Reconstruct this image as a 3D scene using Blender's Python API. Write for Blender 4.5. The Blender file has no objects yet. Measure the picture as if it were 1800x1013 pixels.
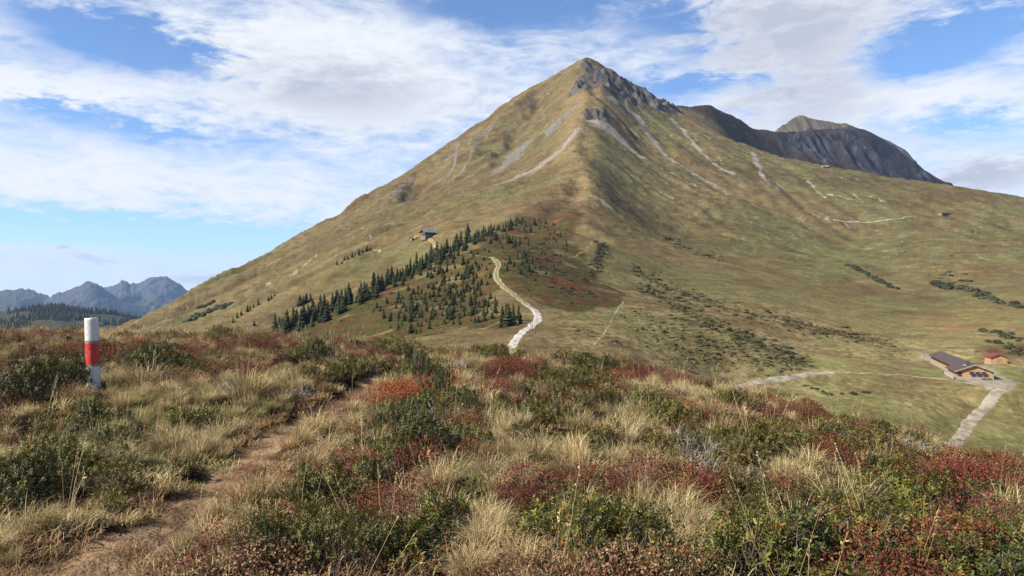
import bpy, bmesh, math, random
import numpy as np
from mathutils import Vector, Matrix

# ------------------------------------------------------------------ camera
scene = bpy.context.scene
FPX, CX, CY = 1400.0, 900.0, 506.5          # 28 mm lens on a 36 mm wide sensor, photograph 1800 x 1013
cam_d = bpy.data.cameras.new('camera'); cam = bpy.data.objects.new('camera', cam_d)
scene.collection.objects.link(cam); scene.camera = cam
cam_d.sensor_width = 36.0; cam_d.lens = 28.0
HAZE = 2.7e-5
cam_d.clip_start = 0.05; cam_d.clip_end = 60000.0
cam.location = (0, 0, 0); cam.rotation_euler = (math.radians(90), 0, 0)

# ------------------------------------------------------------------ light
SUN_AZ_BEHIND, SUN_EL = math.radians(22), math.radians(38)   # from the left, a little behind the camera
S = Vector((-math.cos(SUN_AZ_BEHIND) * math.cos(SUN_EL), -math.sin(SUN_AZ_BEHIND) * math.cos(SUN_EL), math.sin(SUN_EL)))
sun_d = bpy.data.lights.new('sun', 'SUN'); sun_d.energy = 5.0; sun_d.angle = math.radians(0.5)
sun_d.color = (1.0, 0.92, 0.79)
sun = bpy.data.objects.new('sun', sun_d); scene.collection.objects.link(sun)
sun.rotation_euler = S.to_track_quat('Z', 'Y').to_euler()
sun.location = (-200, -100, 400)

def build_world():
    w = bpy.data.worlds.new('World'); scene.world = w; w.use_nodes = True
    nt = w.node_tree; N = nt.nodes; L = nt.links; N.clear()
    def nd(t, **k):
        n = N.new(t)
        for a, v in k.items(): setattr(n, a, v)
        return n
    def mth(op, a, b=None, c=None, clamp=False):
        n = nd('ShaderNodeMath', operation=op); n.use_clamp = clamp
        for i, v in enumerate((a, b, c)):
            if v is None: continue
            if isinstance(v, (int, float)): n.inputs[i].default_value = v
            else: L.new(v, n.inputs[i])
        return n.outputs[0]
    tc = nd('ShaderNodeTexCoord')
    sep = nd('ShaderNodeSeparateXYZ'); L.new(tc.outputs['Generated'], sep.inputs[0])
    X, Y, Z = sep.outputs
    az = mth('ARCTAN2', X, Y)
    el = mth('ARCSINE', Z)
    sky = nd('ShaderNodeTexSky', sky_type='NISHITA', sun_disc=False, sun_elevation=SUN_EL,
             sun_rotation=math.atan2(S.x, S.y), altitude=1900.0, air_density=1.0, dust_density=0.6, ozone_density=1.2)
    def vm(op, a, b=None, c=None):
        n = nd('ShaderNodeVectorMath', operation=op)
        for i, v in enumerate((a, b, c)):
            if v is None: continue
            if isinstance(v, tuple): n.inputs[i].default_value = v
            else: L.new(v, n.inputs[i])
        return n.outputs['Value'] if op == 'DOT_PRODUCT' else n.outputs[0]
    # noise on the direction, stretched so that the clouds lie in flat streaks
    def noise(sc, zst, detail, rough, off, dist=0.0, rot=0.0):
        mp = nd('ShaderNodeMapping'); L.new(tc.outputs['Generated'], mp.inputs['Vector'])
        mp.inputs['Scale'].default_value = (sc, sc, sc * zst); mp.inputs['Location'].default_value = off
        mp.inputs['Rotation'].default_value = (0, rot, 0)
        n = nd('ShaderNodeTexNoise'); L.new(mp.outputs[0], n.inputs['Vector'])
        n.inputs['Scale'].default_value = 1.0; n.inputs['Detail'].default_value = detail
        n.inputs['Roughness'].default_value = rough; n.inputs['Distortion'].default_value = dist
        return n.outputs[0]
    n1 = noise(3.4, 2.8, 4, 0.6, (3.1, 0.4, 1.7), 0.0, 0.12)
    n2 = noise(9.0, 3.4, 5, 0.66, (7.3, 2.2, 5.1), 0.9, 0.22)
    n3 = noise(34.0, 3.0, 4, 0.66, (1.3, 9.2, 2.1), 0.0, 0.30)
    # warp of the gap and cloud outlines
    az2 = mth('MULTIPLY_ADD', n2, 0.20, mth('ADD', az, -0.10))
    el2 = mth('MULTIPLY_ADD', n3, 0.05, mth('ADD', el, -0.025))
    cb = nd('ShaderNodeCombineXYZ'); L.new(az2, cb.inputs[0]); L.new(el2, cb.inputs[1]); AE = cb.outputs[0]
    def total(lst):
        t = None
        for px, py, rx, ry, wgt in lst:
            a0 = math.atan((px - CX) / FPX); e0 = math.atan((CY - py) / FPX * math.cos(a0))
            sa, se = rx / FPX * math.cos(a0) ** 2, ry / FPX * math.cos(a0)
            q = vm('MULTIPLY_ADD', AE, (1 / sa, 1 / se, 0.0), (-a0 / sa, -e0 / se, 0.0))
            g = mth('POWER', 0.37, vm('DOT_PRODUCT', q, q))
            t = mth('MULTIPLY', g, wgt) if t is None else mth('MULTIPLY_ADD', g, wgt, t)
        return t
    net = total([(190, 62, 95, 32, -.8), (300, 92, 105, 34, -.9), (390, 122, 50, 26, -.4), (110, 192, 110, 17, -.55), (270, 232, 130, 14, -.5),
                 (110, 402, 290, 24, -1.25), (410, 424, 200, 19, -1.0), (840, 8, 150, 30, -.6), (1185, 32, 80, 34, -.6), (1245, 95, 70, 20, -.4),
                 (1220, 145, 110, 16, -.45), (1680, 62, 140, 44, -.85), (1590, 120, 70, 24, -.5), (1710, 222, 110, 14, -.5), (60, 20, 100, 18, -.35),
                 (590, 125, 170, 60, .42), (120, 155, 240, 28, .3), (180, 315, 420, 48, .42), (1700, 165, 160, 26, .25), (60, 460, 260, 14, .2)])
    greys = total([(610, 160, 160, 50, 1.0), (1390, 45, 190, 60, 1.25), (1420, 170, 130, 65, .95), (1765, 305, 110, 32, 1.1), (375, 489, 65, 14, .8), (165, 454, 22, 8, .7), (1640, 250, 50, 18, .4)])
    dens = mth('MULTIPLY_ADD', n1, 0.95, mth('MULTIPLY_ADD', n2, 1.15, -0.36))
    dens = mth('MULTIPLY_ADD', n3, 0.56, mth('ADD', dens, -0.16))
    dens = mth('ADD', dens, mth('MULTIPLY_ADD', greys, 0.6, net))
    hi_ = nd('ShaderNodeMapRange'); L.new(el, hi_.inputs[0]); hi_.inputs[1].default_value = .30; hi_.inputs[2].default_value = .80; hi_.inputs[3].default_value = 0.0; hi_.inputs[4].default_value = -.75
    dens = mth('ADD', dens, hi_.outputs[0])           # the sheet thins out overhead, as it does towards the top of the view
    mr = nd('ShaderNodeMapRange', interpolation_type='SMOOTHSTEP'); L.new(dens, mr.inputs[0])
    mr.inputs['From Min'].default_value = 0.30; mr.inputs['From Max'].default_value = 1.18
    cover = mr.outputs[0]
    # grey bellies where the cloud is thick
    gm = mth('MULTIPLY_ADD', greys, mth('MULTIPLY_ADD', n2, 1.0, 0.35), mth('MULTIPLY_ADD', n3, -0.8, 0.42), clamp=True)
    cc = nd('ShaderNodeMix', data_type='RGBA'); L.new(gm, cc.inputs[0])
    cc.inputs[6].default_value = (5.9, 6.1, 6.45, 1); cc.inputs[7].default_value = (3.5, 3.75, 4.4, 1)
    mx = nd('ShaderNodeMix', data_type='RGBA'); L.new(cover, mx.inputs[0])
    L.new(vm('MULTIPLY', sky.outputs[0], (.80, .96, 1.16)), mx.inputs[6]); L.new(cc.outputs[2], mx.inputs[7])
    bg = nd('ShaderNodeBackground'); L.new(mx.outputs[2], bg.inputs[0]); bg.inputs[1].default_value = 0.066
    w.cycles.sampling_method = 'MANUAL'; w.cycles.sample_map_resolution = 512
    out = nd('ShaderNodeOutputWorld'); L.new(bg.outputs[0], out.inputs[0])
build_world()

scene.view_settings.view_transform = 'Standard'; scene.view_settings.look = 'None'
scene.view_settings.exposure = 1.25; scene.view_settings.gamma = 1.0
scene.view_settings.use_curve_mapping = False
scene.cycles.use_denoising = True
scene.cycles.max_bounces = 5; scene.cycles.diffuse_bounces = 3; scene.cycles.transparent_max_bounces = 6
scene.cycles.volume_bounces = 0; scene.cycles.caustics_reflective = False; scene.cycles.caustics_refractive = False

# ------------------------------------------------------------------ helpers
rng = np.random.default_rng(7); random.seed(7)
COL = scene.collection

def srgb(r, g, b):
    f = lambda c: (c / 255 / 12.92) if c / 255 <= 0.04045 else ((c / 255 + 0.055) / 1.055) ** 2.4
    return np.array((f(r), f(g), f(b)), np.float32)

def tag(o, label=None, cat=None, group=None, kind=None):
    if label: o['label'] = label
    if cat: o['category'] = cat
    if group: o['group'] = group
    if kind: o['kind'] = kind
    return o

def empty(name, loc, rz=0.0, sc=1.0):
    o = bpy.data.objects.new(name, None); COL.objects.link(o)
    o.location = loc; o.rotation_euler = (0, 0, rz); o.scale = (sc,) * 3 if np.isscalar(sc) else sc
    o.empty_display_size = 0.1
    return o

def mesh_np(name, V, F=None, quads=None, tris=None, mat=None, col=None, smooth=False, link=True, parent=None):
    """mesh object from numpy arrays; col = per-vertex colour"""
    me = bpy.data.meshes.new(name)
    V = np.asarray(V, np.float32)
    loops = []; starts = []; n = 0
    if F is not None:
        me.from_pydata(V.tolist(), [], F)
    else:
        fl = []
        tot = []
        for arr, k in ((quads, 4), (tris, 3)):
            if arr is None or len(arr) == 0: continue
            a = np.asarray(arr, np.int32); fl.append(a.ravel()); tot.append(np.full(len(a), k, np.int32))
        fl = np.concatenate(fl); tot = np.concatenate(tot)
        me.vertices.add(len(V)); me.vertices.foreach_set('co', V.ravel())
        me.loops.add(len(fl)); me.loops.foreach_set('vertex_index', fl)
        st = np.concatenate(([0], np.cumsum(tot)[:-1])).astype(np.int32)
        me.polygons.add(len(tot)); me.polygons.foreach_set('loop_start', st)
        me.update(calc_edges=True)
    if col is not None:
        a = me.color_attributes.new('col', 'FLOAT_COLOR', 'POINT')
        c = np.ones((len(V), 4), np.float32); c[:, :3] = col
        a.data.foreach_set('color', c.ravel())
    if mat is not None:
        for m in (mat if isinstance(mat, (list, tuple)) else [mat]): me.materials.append(m)
    me.validate()
    if smooth: me.shade_smooth()
    o = bpy.data.objects.new(name, me)
    if link: COL.objects.link(o)
    if parent is not None: o.parent = parent
    return o

# ---- numpy noise
def _hash(ix, iy, seed):
    h = (ix.astype(np.int64) * 374761393 + iy.astype(np.int64) * 668265263 + seed * 1274126177) & 0xFFFFFFFF
    h = ((h ^ (h >> 13)) * 1274126177) & 0xFFFFFFFF
    h = h ^ (h >> 16)
    return (h & 0xFFFFFF).astype(np.float32) / float(0xFFFFFF)
def vnoise(x, y, seed=0):
    x0 = np.floor(x); y0 = np.floor(y); fx = (x - x0).astype(np.float32); fy = (y - y0).astype(np.float32)
    fx = fx * fx * fx * (fx * (fx * 6 - 15) + 10); fy = fy * fy * fy * (fy * (fy * 6 - 15) + 10)
    a = _hash(x0, y0, seed); b = _hash(x0 + 1, y0, seed); c = _hash(x0, y0 + 1, seed); d = _hash(x0 + 1, y0 + 1, seed)
    return (a + (b - a) * fx) * (1 - fy) + (c + (d - c) * fx) * fy
def fbm(x, y, octv=4, seed=0, gain=0.5):
    t = 0; a = 1; n = 0; ca, sa = math.cos(0.6), math.sin(0.6)
    for k in range(octv):
        t = t + a * vnoise(x, y, seed + 17 * k); n += a; a *= gain
        x, y = (x * ca - y * sa) * 2.03 + 13.7, (x * sa + y * ca) * 2.03 + 7.1
    return t / n                      # 0..1
def ridged(x, y, octv=4, seed=0):
    t = 0; a = 1; n = 0
    for k in range(octv):
        t = t + a * (1 - np.abs(2 * vnoise(x, y, seed + 31 * k) - 1)); n += a; a *= 0.5
        x = x * 2.07 + 5.3; y = y * 2.07 + 1.9
    return t / n
def sstep(a, b, x):
    t = np.clip((x - a) / (b - a), 0, 1); return t * t * (3 - 2 * t)
def blur(a, n):
    for _ in range(n):
        p = np.pad(a, 1, mode='edge'); a = (p[:-2, 1:-1] + 2 * p[1:-1, 1:-1] + p[2:, 1:-1]) / 4
        p = np.pad(a, 1, mode='edge'); a = (p[1:-1, :-2] + 2 * p[1:-1, 1:-1] + p[1:-1, 2:]) / 4
    return a
# ------------------------------------------------------------------ terrain: surveyed points -> one height function
# far survey: (px, py, depth in metres) read off the photograph with an estimated distance
FAR = [
 # hidden dip behind the foreground knoll
 (-120, 640, 60), (300, 660, 60), (600, 690, 60), (900, 720, 60), (1200, 780, 60), (1500, 900, 60), (1800, 1010, 60), (1980, 1060, 60),
 (-120, 700, 130), (300, 690, 130), (600, 665, 130), (900, 668, 130), (1200, 720, 130), (1500, 815, 130), (1800, 880, 130), (1980, 920, 130),
 (-120, 690, 260), (200, 670, 260),
 # saddle and white track
 (900, 612, 215), (860, 606, 232), (925, 588, 240), (950, 560, 290), (935, 540, 318), (890, 510, 352), (870, 485, 390), (865, 460, 428),
 (1000, 612, 222), (1100, 625, 226), (1200, 648, 232), (1290, 678, 238), (1080, 598, 245), (1040, 560, 310), (1095, 528, 385),
 # near heath slope below the tree line
 (760, 592, 258), (700, 590, 285), (600, 596, 315), (520, 600, 350), (720, 545, 360), (800, 520, 395), (800, 575, 290), (650, 560, 360), (850, 550, 310),
 # tree-line crest
 (440, 592, 400), (480, 580, 415), (560, 556, 440), (640, 522, 475), (700, 492, 510), (760, 458, 550), (820, 427, 595), (900, 393, 660), (960, 372, 720),
 (540, 586, 560), (640, 536, 600), (740, 478, 640),
 # main ridge coming down from the summit
 (1050, 490, 455), (1052, 440, 560), (1030, 400, 660), (1035, 345, 810), (1050, 330, 860), (1022, 290, 1000), (1016, 230, 1200), (1045, 200, 1300), (1038, 165, 1425), (1030, 140, 1540), (1032, 105, 1650),
 # left skyline and face
 (995, 122, 1655), (960, 141, 1650), (900, 178, 1600), (850, 215, 1550), (800, 251, 1500), (750, 284, 1455), (700, 317, 1415), (650, 350, 1375), (610, 380, 1340), (595, 394, 1320), (560, 411, 1290), (500, 440, 1240), (450, 466, 1195), (390, 494, 1145), (330, 523, 1100), (280, 550, 1050), (230, 578, 1000), (130, 640, 950), (-120, 760, 900),
 (750, 416, 720), (690, 440, 735), (620, 452, 745), (550, 488, 725), (480, 522, 700), (400, 560, 660), (330, 590, 620), (200, 650, 560),
 (900, 332, 1000), (850, 302, 1240), (960, 262, 1230), (900, 252, 1390), (700, 402, 960), (800, 362, 950), (960, 305, 1060), (980, 200, 1420), (600, 430, 1000), (480, 490, 950), (350, 550, 880), (950, 175, 1560), (750, 330, 1290),
 # behind the left skyline: falls to the valley
 (130, 900, 1500), (230, 860, 1500), (330, 800, 1500), (450, 730, 1600), (600, 640, 1750), (700, 560, 1850), (800, 470, 1950), (900, 380, 2000), (960, 320, 2050), (1032, 260, 2100), (-120, 950, 1500),
 (230, 900, 2600), (600, 720, 2700), (900, 520, 2800), (-120, 950, 2600),
 # summit rock, right ridge
 (1062, 120, 1680), (1100, 143, 1710), (1140, 165, 1745), (1170, 184, 1775), (1100, 185, 1480), (1060, 168, 1430), (1140, 190, 1560),
 (1180, 198, 1640), (1260, 236, 1580), (1340, 271, 1490), (1440, 292, 1390), (1560, 313, 1290), (1680, 331, 1195), (1800, 352, 1100), (1980, 388, 980),
 # dark ridge behind and cliff mountain
 (1210, 190, 1950), (1250, 188, 2030), (1290, 206, 2110), (1330, 231, 2200), (1360, 233, 2290), (1400, 233, 2380), (1450, 228, 2450), (1500, 224, 2500), (1530, 232, 2520), (1560, 250, 2510), (1600, 281, 2470), (1640, 304, 2430), (1680, 329, 2400), (1760, 400, 2380), (1900, 470, 2350),
 (1330, 300, 1850), (1440, 340, 1850), (1560, 350, 1900), (1680, 380, 1900), (1800, 420, 1700), (1980, 470, 1600), (1460, 285, 2150), (1560, 320, 2150), (1390, 275, 2100), (1640, 345, 2150),
 (1250, 300, 2700), (1400, 330, 2900), (1550, 330, 2950), (1700, 420, 2900), (1950, 500, 2900),
 # right face and basin
 (1150, 402, 850), (1200, 300, 1200), (1130, 260, 1290), (1100, 330, 1000), (1250, 330, 1130), (1400, 372, 1070), (1300, 400, 900), (1400, 440, 830), (1500, 420, 940), (1600, 402, 960), (1660, 378, 1020), (1600, 480, 700), (1780, 442, 800), (1780, 502, 620), (1780, 400, 960),
 (1200, 470, 600), (1300, 482, 600), (1150, 500, 480), (1200, 562, 335), (1260, 604, 285), (1350, 645, 262), (1400, 562, 415), (1300, 560, 370), (1420, 612, 330), (1500, 602, 370), (1600, 602, 395), (1500, 522, 590), (1700, 562, 500), (1790, 560, 480), (1650, 520, 610),
 (1460, 655, 262), (1550, 660, 262), (1640, 655, 280), (1715, 668, 262), (1755, 641, 298), (1800, 622, 335), (1780, 675, 262), (1690, 757, 208), (1750, 700, 240), (1800, 792, 192), (1620, 720, 218), (1500, 700, 228), (1400, 690, 236), (1980, 640, 330), (1980, 740, 240), (1980, 480, 800),
]
P = np.array(FAR, np.float64)
KU = 2.2
fu = (P[:, 0] - CX) / FPX; fl = np.log(P[:, 2]); ft = (CY - P[:, 1]) / FPX
# ridge lines: densify so that they stay crisp
def densify(a, b, n):
    out = []
    for i in range(a, b):
        for k in range(1, n):
            t = k / n; out.append(((1 - t) * fu[i] + t * fu[i + 1], (1 - t) * fl[i] + t * fl[i + 1], (1 - t) * ft[i] + t * ft[i + 1]))
    return out
def idx(px, py, d): return FAR.index((px, py, d))
ex = densify(idx(995, 122, 1655), idx(330, 523, 1100), 2) + densify(idx(1180, 198, 1640), idx(1800, 352, 1100), 3) \
   + densify(idx(1016, 230, 1200), idx(1032, 105, 1650), 2) + densify(idx(1210, 190, 1950), idx(1680, 329, 2400), 2)
ex = np.array(ex)
cu = np.concatenate((fu, ex[:, 0])) * KU; cl = np.concatenate((fl, ex[:, 1])); ct = np.concatenate((ft, ex[:, 2]))
MQ = 0.035 ** 2
A = np.sqrt((cu[:, None] - cu) ** 2 + (cl[:, None] - cl) ** 2 + MQ)
n = len(cu)
M = np.zeros((n + 1, n + 1)); M[:n, :n] = A - np.eye(n) * 2e-4; M[:n, n] = 1; M[n, :n] = 1
W = np.linalg.solve(M, np.concatenate((ct, [0])))
Wf = W[:n].astype(np.float32); W0 = float(W[n]); cuf = cu.astype(np.float32); clf = cl.astype(np.float32)
def far_T(u, l):
    u = (np.asarray(u, np.float32) * KU).ravel(); l = np.asarray(l, np.float32).ravel()
    out = np.empty(u.shape, np.float32)
    for s in range(0, len(u), 20000):
        e = s + 20000
        out[s:e] = np.sqrt((u[s:e, None] - cuf) ** 2 + (l[s:e, None] - clf) ** 2 + np.float32(MQ)) @ Wf
    return out + W0

# near survey: bare ground of the knoll the photographer stands on, (px, py, depth, height taken off for the plants on it)
NEARP = [(0, 582, 22, .22), (300, 577, 22.5, .22), (600, 592, 22, .22), (740, 602, 21.5, .2), (900, 618, 20.5, .22), (1100, 633, 19.5, .24), (1300, 676, 17.5, .28), (1400, 692, 16, .30), (1500, 725, 14.5, .34), (1600, 742, 13.2, .40), (1700, 765, 12.2, .46), (1800, 786, 11.2, .50), (-150, 580, 21, .2), (1950, 830, 9.8, .5),
         (165, 683, 11, 0), (900, 800, 7.2, 0), (1300, 850, 6.3, 0), (1650, 880, 5.9, 0), (1800, 1000, 4.25, 0), (900, 1005, 4.2, 0), (200, 1000, 4.35, 0), (450, 800, 7.55, 0), (60, 790, 8.0, 0), (1200, 720, 11.5, 0), (640, 690, 11.6, 0), (1500, 790, 9.0, 0)]
nx, ny, nz = [], [], []
for px, py, d, off in NEARP:
    nx.append((px - CX) / FPX * d); ny.append(d); nz.append((CY - py) / FPX * d - off)
for x, y, z in [(0, 0, -1.62), (-3, 0, -1.58), (3, 0, -1.62), (0, -6, -1.7), (-8, -6, -1.4), (8, -6, -2.1), (-12, 0, -1.3), (10, 3, -2.3),
                (-25, 40, -3.6), (-8, 40, -4.3), (4, 38, -5.0), (14, 34, -8.0), (22, 28, -9.0), (-14, 30, -2.2), (-2, 29, -2.8), (6, 27, -3.9), (13, 22, -6.0), (16, 16, -5.7), (18, 8, -4.9), (11.5, 18, -5.0), (9.6, 15, -3.95), (8.2, 12.8, -3.1), (9, 19, -4.0)]:
    nx.append(x); ny.append(y); nz.append(z)
nx = np.array(nx); ny = np.array(ny); nz = np.array(nz)
An = np.sqrt((nx[:, None] - nx) ** 2 + (ny[:, None] - ny) ** 2 + 4.0)
k = len(nx); Mn = np.zeros((k + 3, k + 3)); Mn[:k, :k] = An; Mn[:k, k] = 1; Mn[:k, k + 1] = nx; Mn[:k, k + 2] = ny; Mn[k:, :k] = Mn[:k, k:].T
Wn = np.linalg.solve(Mn, np.concatenate((nz, [0, 0, 0])))
# the footpath across the knoll (px, py, depth, half width m)
PATH = [(20, 1060, 3.7, .42), (150, 1000, 4.35, .30), (268, 912, 5.3, .24), (370, 850, 6.4, .21), (440, 802, 7.5, .20), (510, 752, 9.2, .20), (570, 715, 10.6, .19), (640, 690, 11.9, .17), (700, 660, 14.5, .2), (748, 628, 18.2, .2), (752, 612, 20.5, .2), (745, 604, 23, .2)]
path_w = np.array([((px - CX) / FPX * d, d, hw) for px, py, d, hw in PATH])
def seg_dist(x, y, pl):
    best = np.full(np.shape(x), 1e9, np.float32); wid = np.full(np.shape(x), 1.0, np.float32)
    for (ax, ay, aw), (bx, by, bw) in zip(pl[:-1], pl[1:]):
        dx, dy = bx - ax, by - ay; L2 = dx * dx + dy * dy + 1e-9
        t = np.clip(((x - ax) * dx + (y - ay) * dy) / L2, 0, 1)
        d = np.hypot(x - ax - t * dx, y - ay - t * dy); m = d < best
        best = np.where(m, d, best); wid = np.where(m, aw + t * (bw - aw), wid)
    return best, wid
def near_z(x, y):
    x = np.asarray(x, np.float64); y = np.asarray(y, np.float64)
    z = Wn[k] + Wn[k + 1] * x + Wn[k + 2] * y
    for i in range(k): z = z + Wn[i] * np.sqrt((x - nx[i]) ** 2 + (y - ny[i]) ** 2 + 4.0)
    z = z + (fbm(x * 0.55, y * 0.55, 3, 3) - .5) * 0.34 + (fbm(x * 2.3, y * 2.3, 3, 5) - .5) * 0.10
    d, w = seg_dist(x, y, path_w)
    d = d + (fbm(x * 2.0, y * 2.0, 3, 9) - .5) * 0.22
    z = z - 0.075 * (1 - sstep(w * 0.7, w * 2.2, d))
    z = z + (fbm(x * 9, y * 9, 3, 21) - .5) * 0.035
    return z

# ---- erosion: flow accumulation on a regular grid carves the gullies of the mountain
EX0, EX1, EY0, EY1, ES = -1000.0, 1250.0, 380.0, 2620.0, 5.0
gx = np.arange(EX0, EX1, ES); gy = np.arange(EY0, EY1, ES)
GX, GY = np.meshgrid(gx, gy)
UG = np.clip(GX / GY, -0.95, 0.95)
Zg = (far_T(UG, np.log(GY)) * GY.ravel()).reshape(GX.shape)
base0 = Zg.copy()
Zg = Zg + (fbm(GX / 60, GY / 60, 4, 40) - .5) * 3.6
flowlog = None
for it in range(3):
    z = Zg; H_, W_ = z.shape
    zp = np.pad(z, 1, mode='edge'); best = np.zeros_like(z); rec = np.arange(z.size).reshape(z.shape)
    for dy in (-1, 0, 1):
        for dx in (-1, 0, 1):
            if dx == 0 and dy == 0: continue
            drop = (z - zp[1 + dy:1 + dy + H_, 1 + dx:1 + dx + W_]) / math.hypot(dx, dy)
            yy = np.clip(np.arange(H_)[:, None] + dy, 0, H_ - 1); xx = np.clip(np.arange(W_)[None, :] + dx, 0, W_ - 1)
            m = drop > best; best = np.where(m, drop, best); rec = np.where(m, yy * W_ + xx, rec)
    order = np.argsort(-z.ravel()).tolist(); r = rec.ravel().tolist(); acc = [1.0] * z.size
    for i in order:
        j = r[i]
        if j != i: acc[j] += acc[i]
    fl_ = np.log1p(np.array(acc).reshape(z.shape) / 6.0)
    fl_ = np.minimum(fl_, 4.8)
    carve = fl_ * .35 + blur(fl_, 1) * 1.2 + blur(fl_, 5) * 1.4 + blur(fl_, 14) * 1.3
    Zg = Zg - (carve - blur(carve, 60)) * 0.9
flowlog = blur(fl_, 1)
slope = np.hypot(*np.gradient(blur(base0, 3), ES))
ero = (Zg - base0) * sstep(0.10, 0.35, slope) * sstep(430, 640, GY) * (1 - 0.55 * sstep(2300, 2600, GY))
ero = blur(np.clip(ero, -9, 7), 1) * (1 - .68 * sstep(.13, .24, GX / GY) * (1 - sstep(1350, 1600, GY))) * (1 - .85 * np.exp(-(((GX / GY + .141) / .035) ** 2 + ((GY - 1390) / 90) ** 2)))
# bring the crest of the mountain through unharmed
def bil(a, x, y):
    fx = np.clip((x - EX0) / ES, 0, a.shape[1] - 1.001); fy = np.clip((y - EY0) / ES, 0, a.shape[0] - 1.001)
    ix = fx.astype(int); iy = fy.astype(int); fx = fx - ix; fy = fy - iy
    return (a[iy, ix] * (1 - fx) + a[iy, ix + 1] * fx) * (1 - fy) + (a[iy + 1, ix] * (1 - fx) + a[iy + 1, ix + 1] * fx) * fy

# rock regions as ground coordinates (u, ln depth) of surveyed outlines
def inpoly(x, y, poly):
    r = np.zeros(np.shape(x), bool); n_ = len(poly); j = n_ - 1
    for i in range(n_):
        xi, yi = poly[i]; xj, yj = poly[j]
        if yi != yj:
            c = ((yi > y) != (yj > y)) & (x < (xj - xi) * (y - yi) / (yj - yi) + xi); r ^= c
        j = i
    return r
def gauss_spots(u, l, spots):
    t = np.zeros(np.shape(u), np.float32)
    for px, d, rp, rl in spots:
        uu = (px - CX) / FPX
        t = np.maximum(t, np.exp(-(((u - uu) * FPX / rp) ** 2 + ((l - math.log(d)) / rl) ** 2)))
    return t
ROCK_SPOTS = [(1012, 1468, 11, .018), (1030, 1500, 18, .03), (1050, 1525, 24, .04), (1075, 1560, 30, .05), (1105, 1610, 34, .055), (1140, 1665, 34, .05), (1170, 1712, 28, .045), (1150, 1640, 24, .04), (1095, 1545, 26, .035), (1036, 1605, 14, .02), (1044, 1290, 20, .022)]
CLIFF_SPOTS = [(1440, 2280, 70, .07), (1500, 2330, 70, .09), (1560, 2330, 70, .09), (1620, 2310, 60, .08), (1670, 2300, 50, .07), (1400, 2230, 40, .05)]
BARN_F = np.array((152.3, 262.0)); BARN_AX = np.array((0.32, 0.947)); BARN_Z = -30.0
def level(x, y, z):
    s = np.clip((x - BARN_F[0]) * BARN_AX[0] + (y - BARN_F[1]) * BARN_AX[1], -10, 62)
    d = np.hypot(x - BARN_F[0] - s * BARN_AX[0], y - BARN_F[1] - s * BARN_AX[1])
    w = 1 - sstep(9, 24, d)
    return z * (1 - w) + (BARN_Z - 0.02) * w
RIDGE_Y = [230, 400, 455, 560, 660, 810, 1000, 1200, 1300, 1430, 1650]; RIDGE_U = (np.array([1000, 1060, 1050, 1052, 1030, 1036, 1022, 1016, 1045, 1038, 1032]) - CX) / FPX
def height(x, y):
    """ground height at any place in front of the camera (metres, eye level = 0)"""
    x = np.asarray(x, np.float64); y = np.maximum(np.asarray(y, np.float64), 0.3)
    shp = x.shape; x = x.ravel(); y = y.ravel()
    z = np.empty(x.shape); w = sstep(math.log(26), math.log(44), np.log(y))
    m = w < 1; zn = np.zeros(x.shape)
    if m.any(): zn[m] = near_z(x[m], y[m])
    f = w > 0; zf = np.zeros(x.shape)
    if f.any():
        X, Y = x[f], y[f]; u = np.clip(X / Y, -.95, .95); l = np.log(Y)
        h = far_T(u, l) * Y
        h = h + bil(ero, X, Y)
        far = sstep(500, 900, Y)
        h = h + (fbm(X / 9, Y / 9, 4, 60) - .5) * (0.9 + 3.2 * far) + (fbm(X / 38, Y / 38, 3, 61) - .5) * (1.6 + 3 * far)
        # ribs and gullies running down the two faces, and the crisp spine between them
        ur = np.interp(Y, RIDGE_Y, RIDGE_U)
        on = sstep(560, 760, Y) * (1 - sstep(1640, 1800, Y))
        lf = sstep(-.01, -.05, u - ur) * on
        s1 = (-.48 * X + .88 * Y) + 26 * (fbm(X / 170, Y / 170, 3, 140) - .5); t1 = .88 * X + .48 * Y
        h = h + lf * ((ridged(s1 / 62, t1 / 900, 2, 141) - .6) * 21 + (ridged(s1 / 21, t1 / 420, 2, 142) - .6) * 7) * sstep(700, 950, Y)
        rf_ = sstep(.012, .05, u - ur) * on * sstep(900, 1150, Y) * (1 - .7 * sstep(.26, .42, u))
        s2 = (.86 * X + .5 * Y) + 30 * (fbm(X / 150, Y / 150, 3, 143) - .5); t2 = -.5 * X + .86 * Y
        h = h + rf_ * ((ridged(s2 / 58, t2 / 700, 2, 144) - .6) * 11 + (ridged(s2 / 19, t2 / 380, 2, 145) - .6) * 4.5)
        h = h + 2.0 * np.exp(-np.sqrt((u - ur + .006 * (fbm(Y / 40, Y / 90, 2, 146) - .5)) ** 2 + 1e-5) / .014) * sstep(560, 800, Y) * (1 - sstep(1400, 1520, Y))
        # hummocky cattle-trod ground in the saddle
        h = h + (fbm(X / 2.2, Y / 2.2, 2, 62) - .5) * 0.5 * sstep(160, 215, Y) * (1 - sstep(420, 600, Y))
        rk = gauss_spots(u, l, ROCK_SPOTS); ck = gauss_spots(u, l, CLIFF_SPOTS)
        rr = ridged(X / 34, Y / 60 + h / 240, 4, 70)
        h = h + rk * ((rr - .55) * 46 + (fbm(X / 9, Y / 9, 3, 73) - .5) * 14)
        h = h + ck * ((ridged(X / 60, Y / 130, 5, 75) - .60) * 75) * (1 - sstep(2330, 2450, Y))
        zf[f] = level(X, Y, h)
    z = zn * (1 - w) + zf * w
    return z.reshape(shp)
def proj(x, y, z): return CX + FPX * x / y, CY - FPX * z / y

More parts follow.
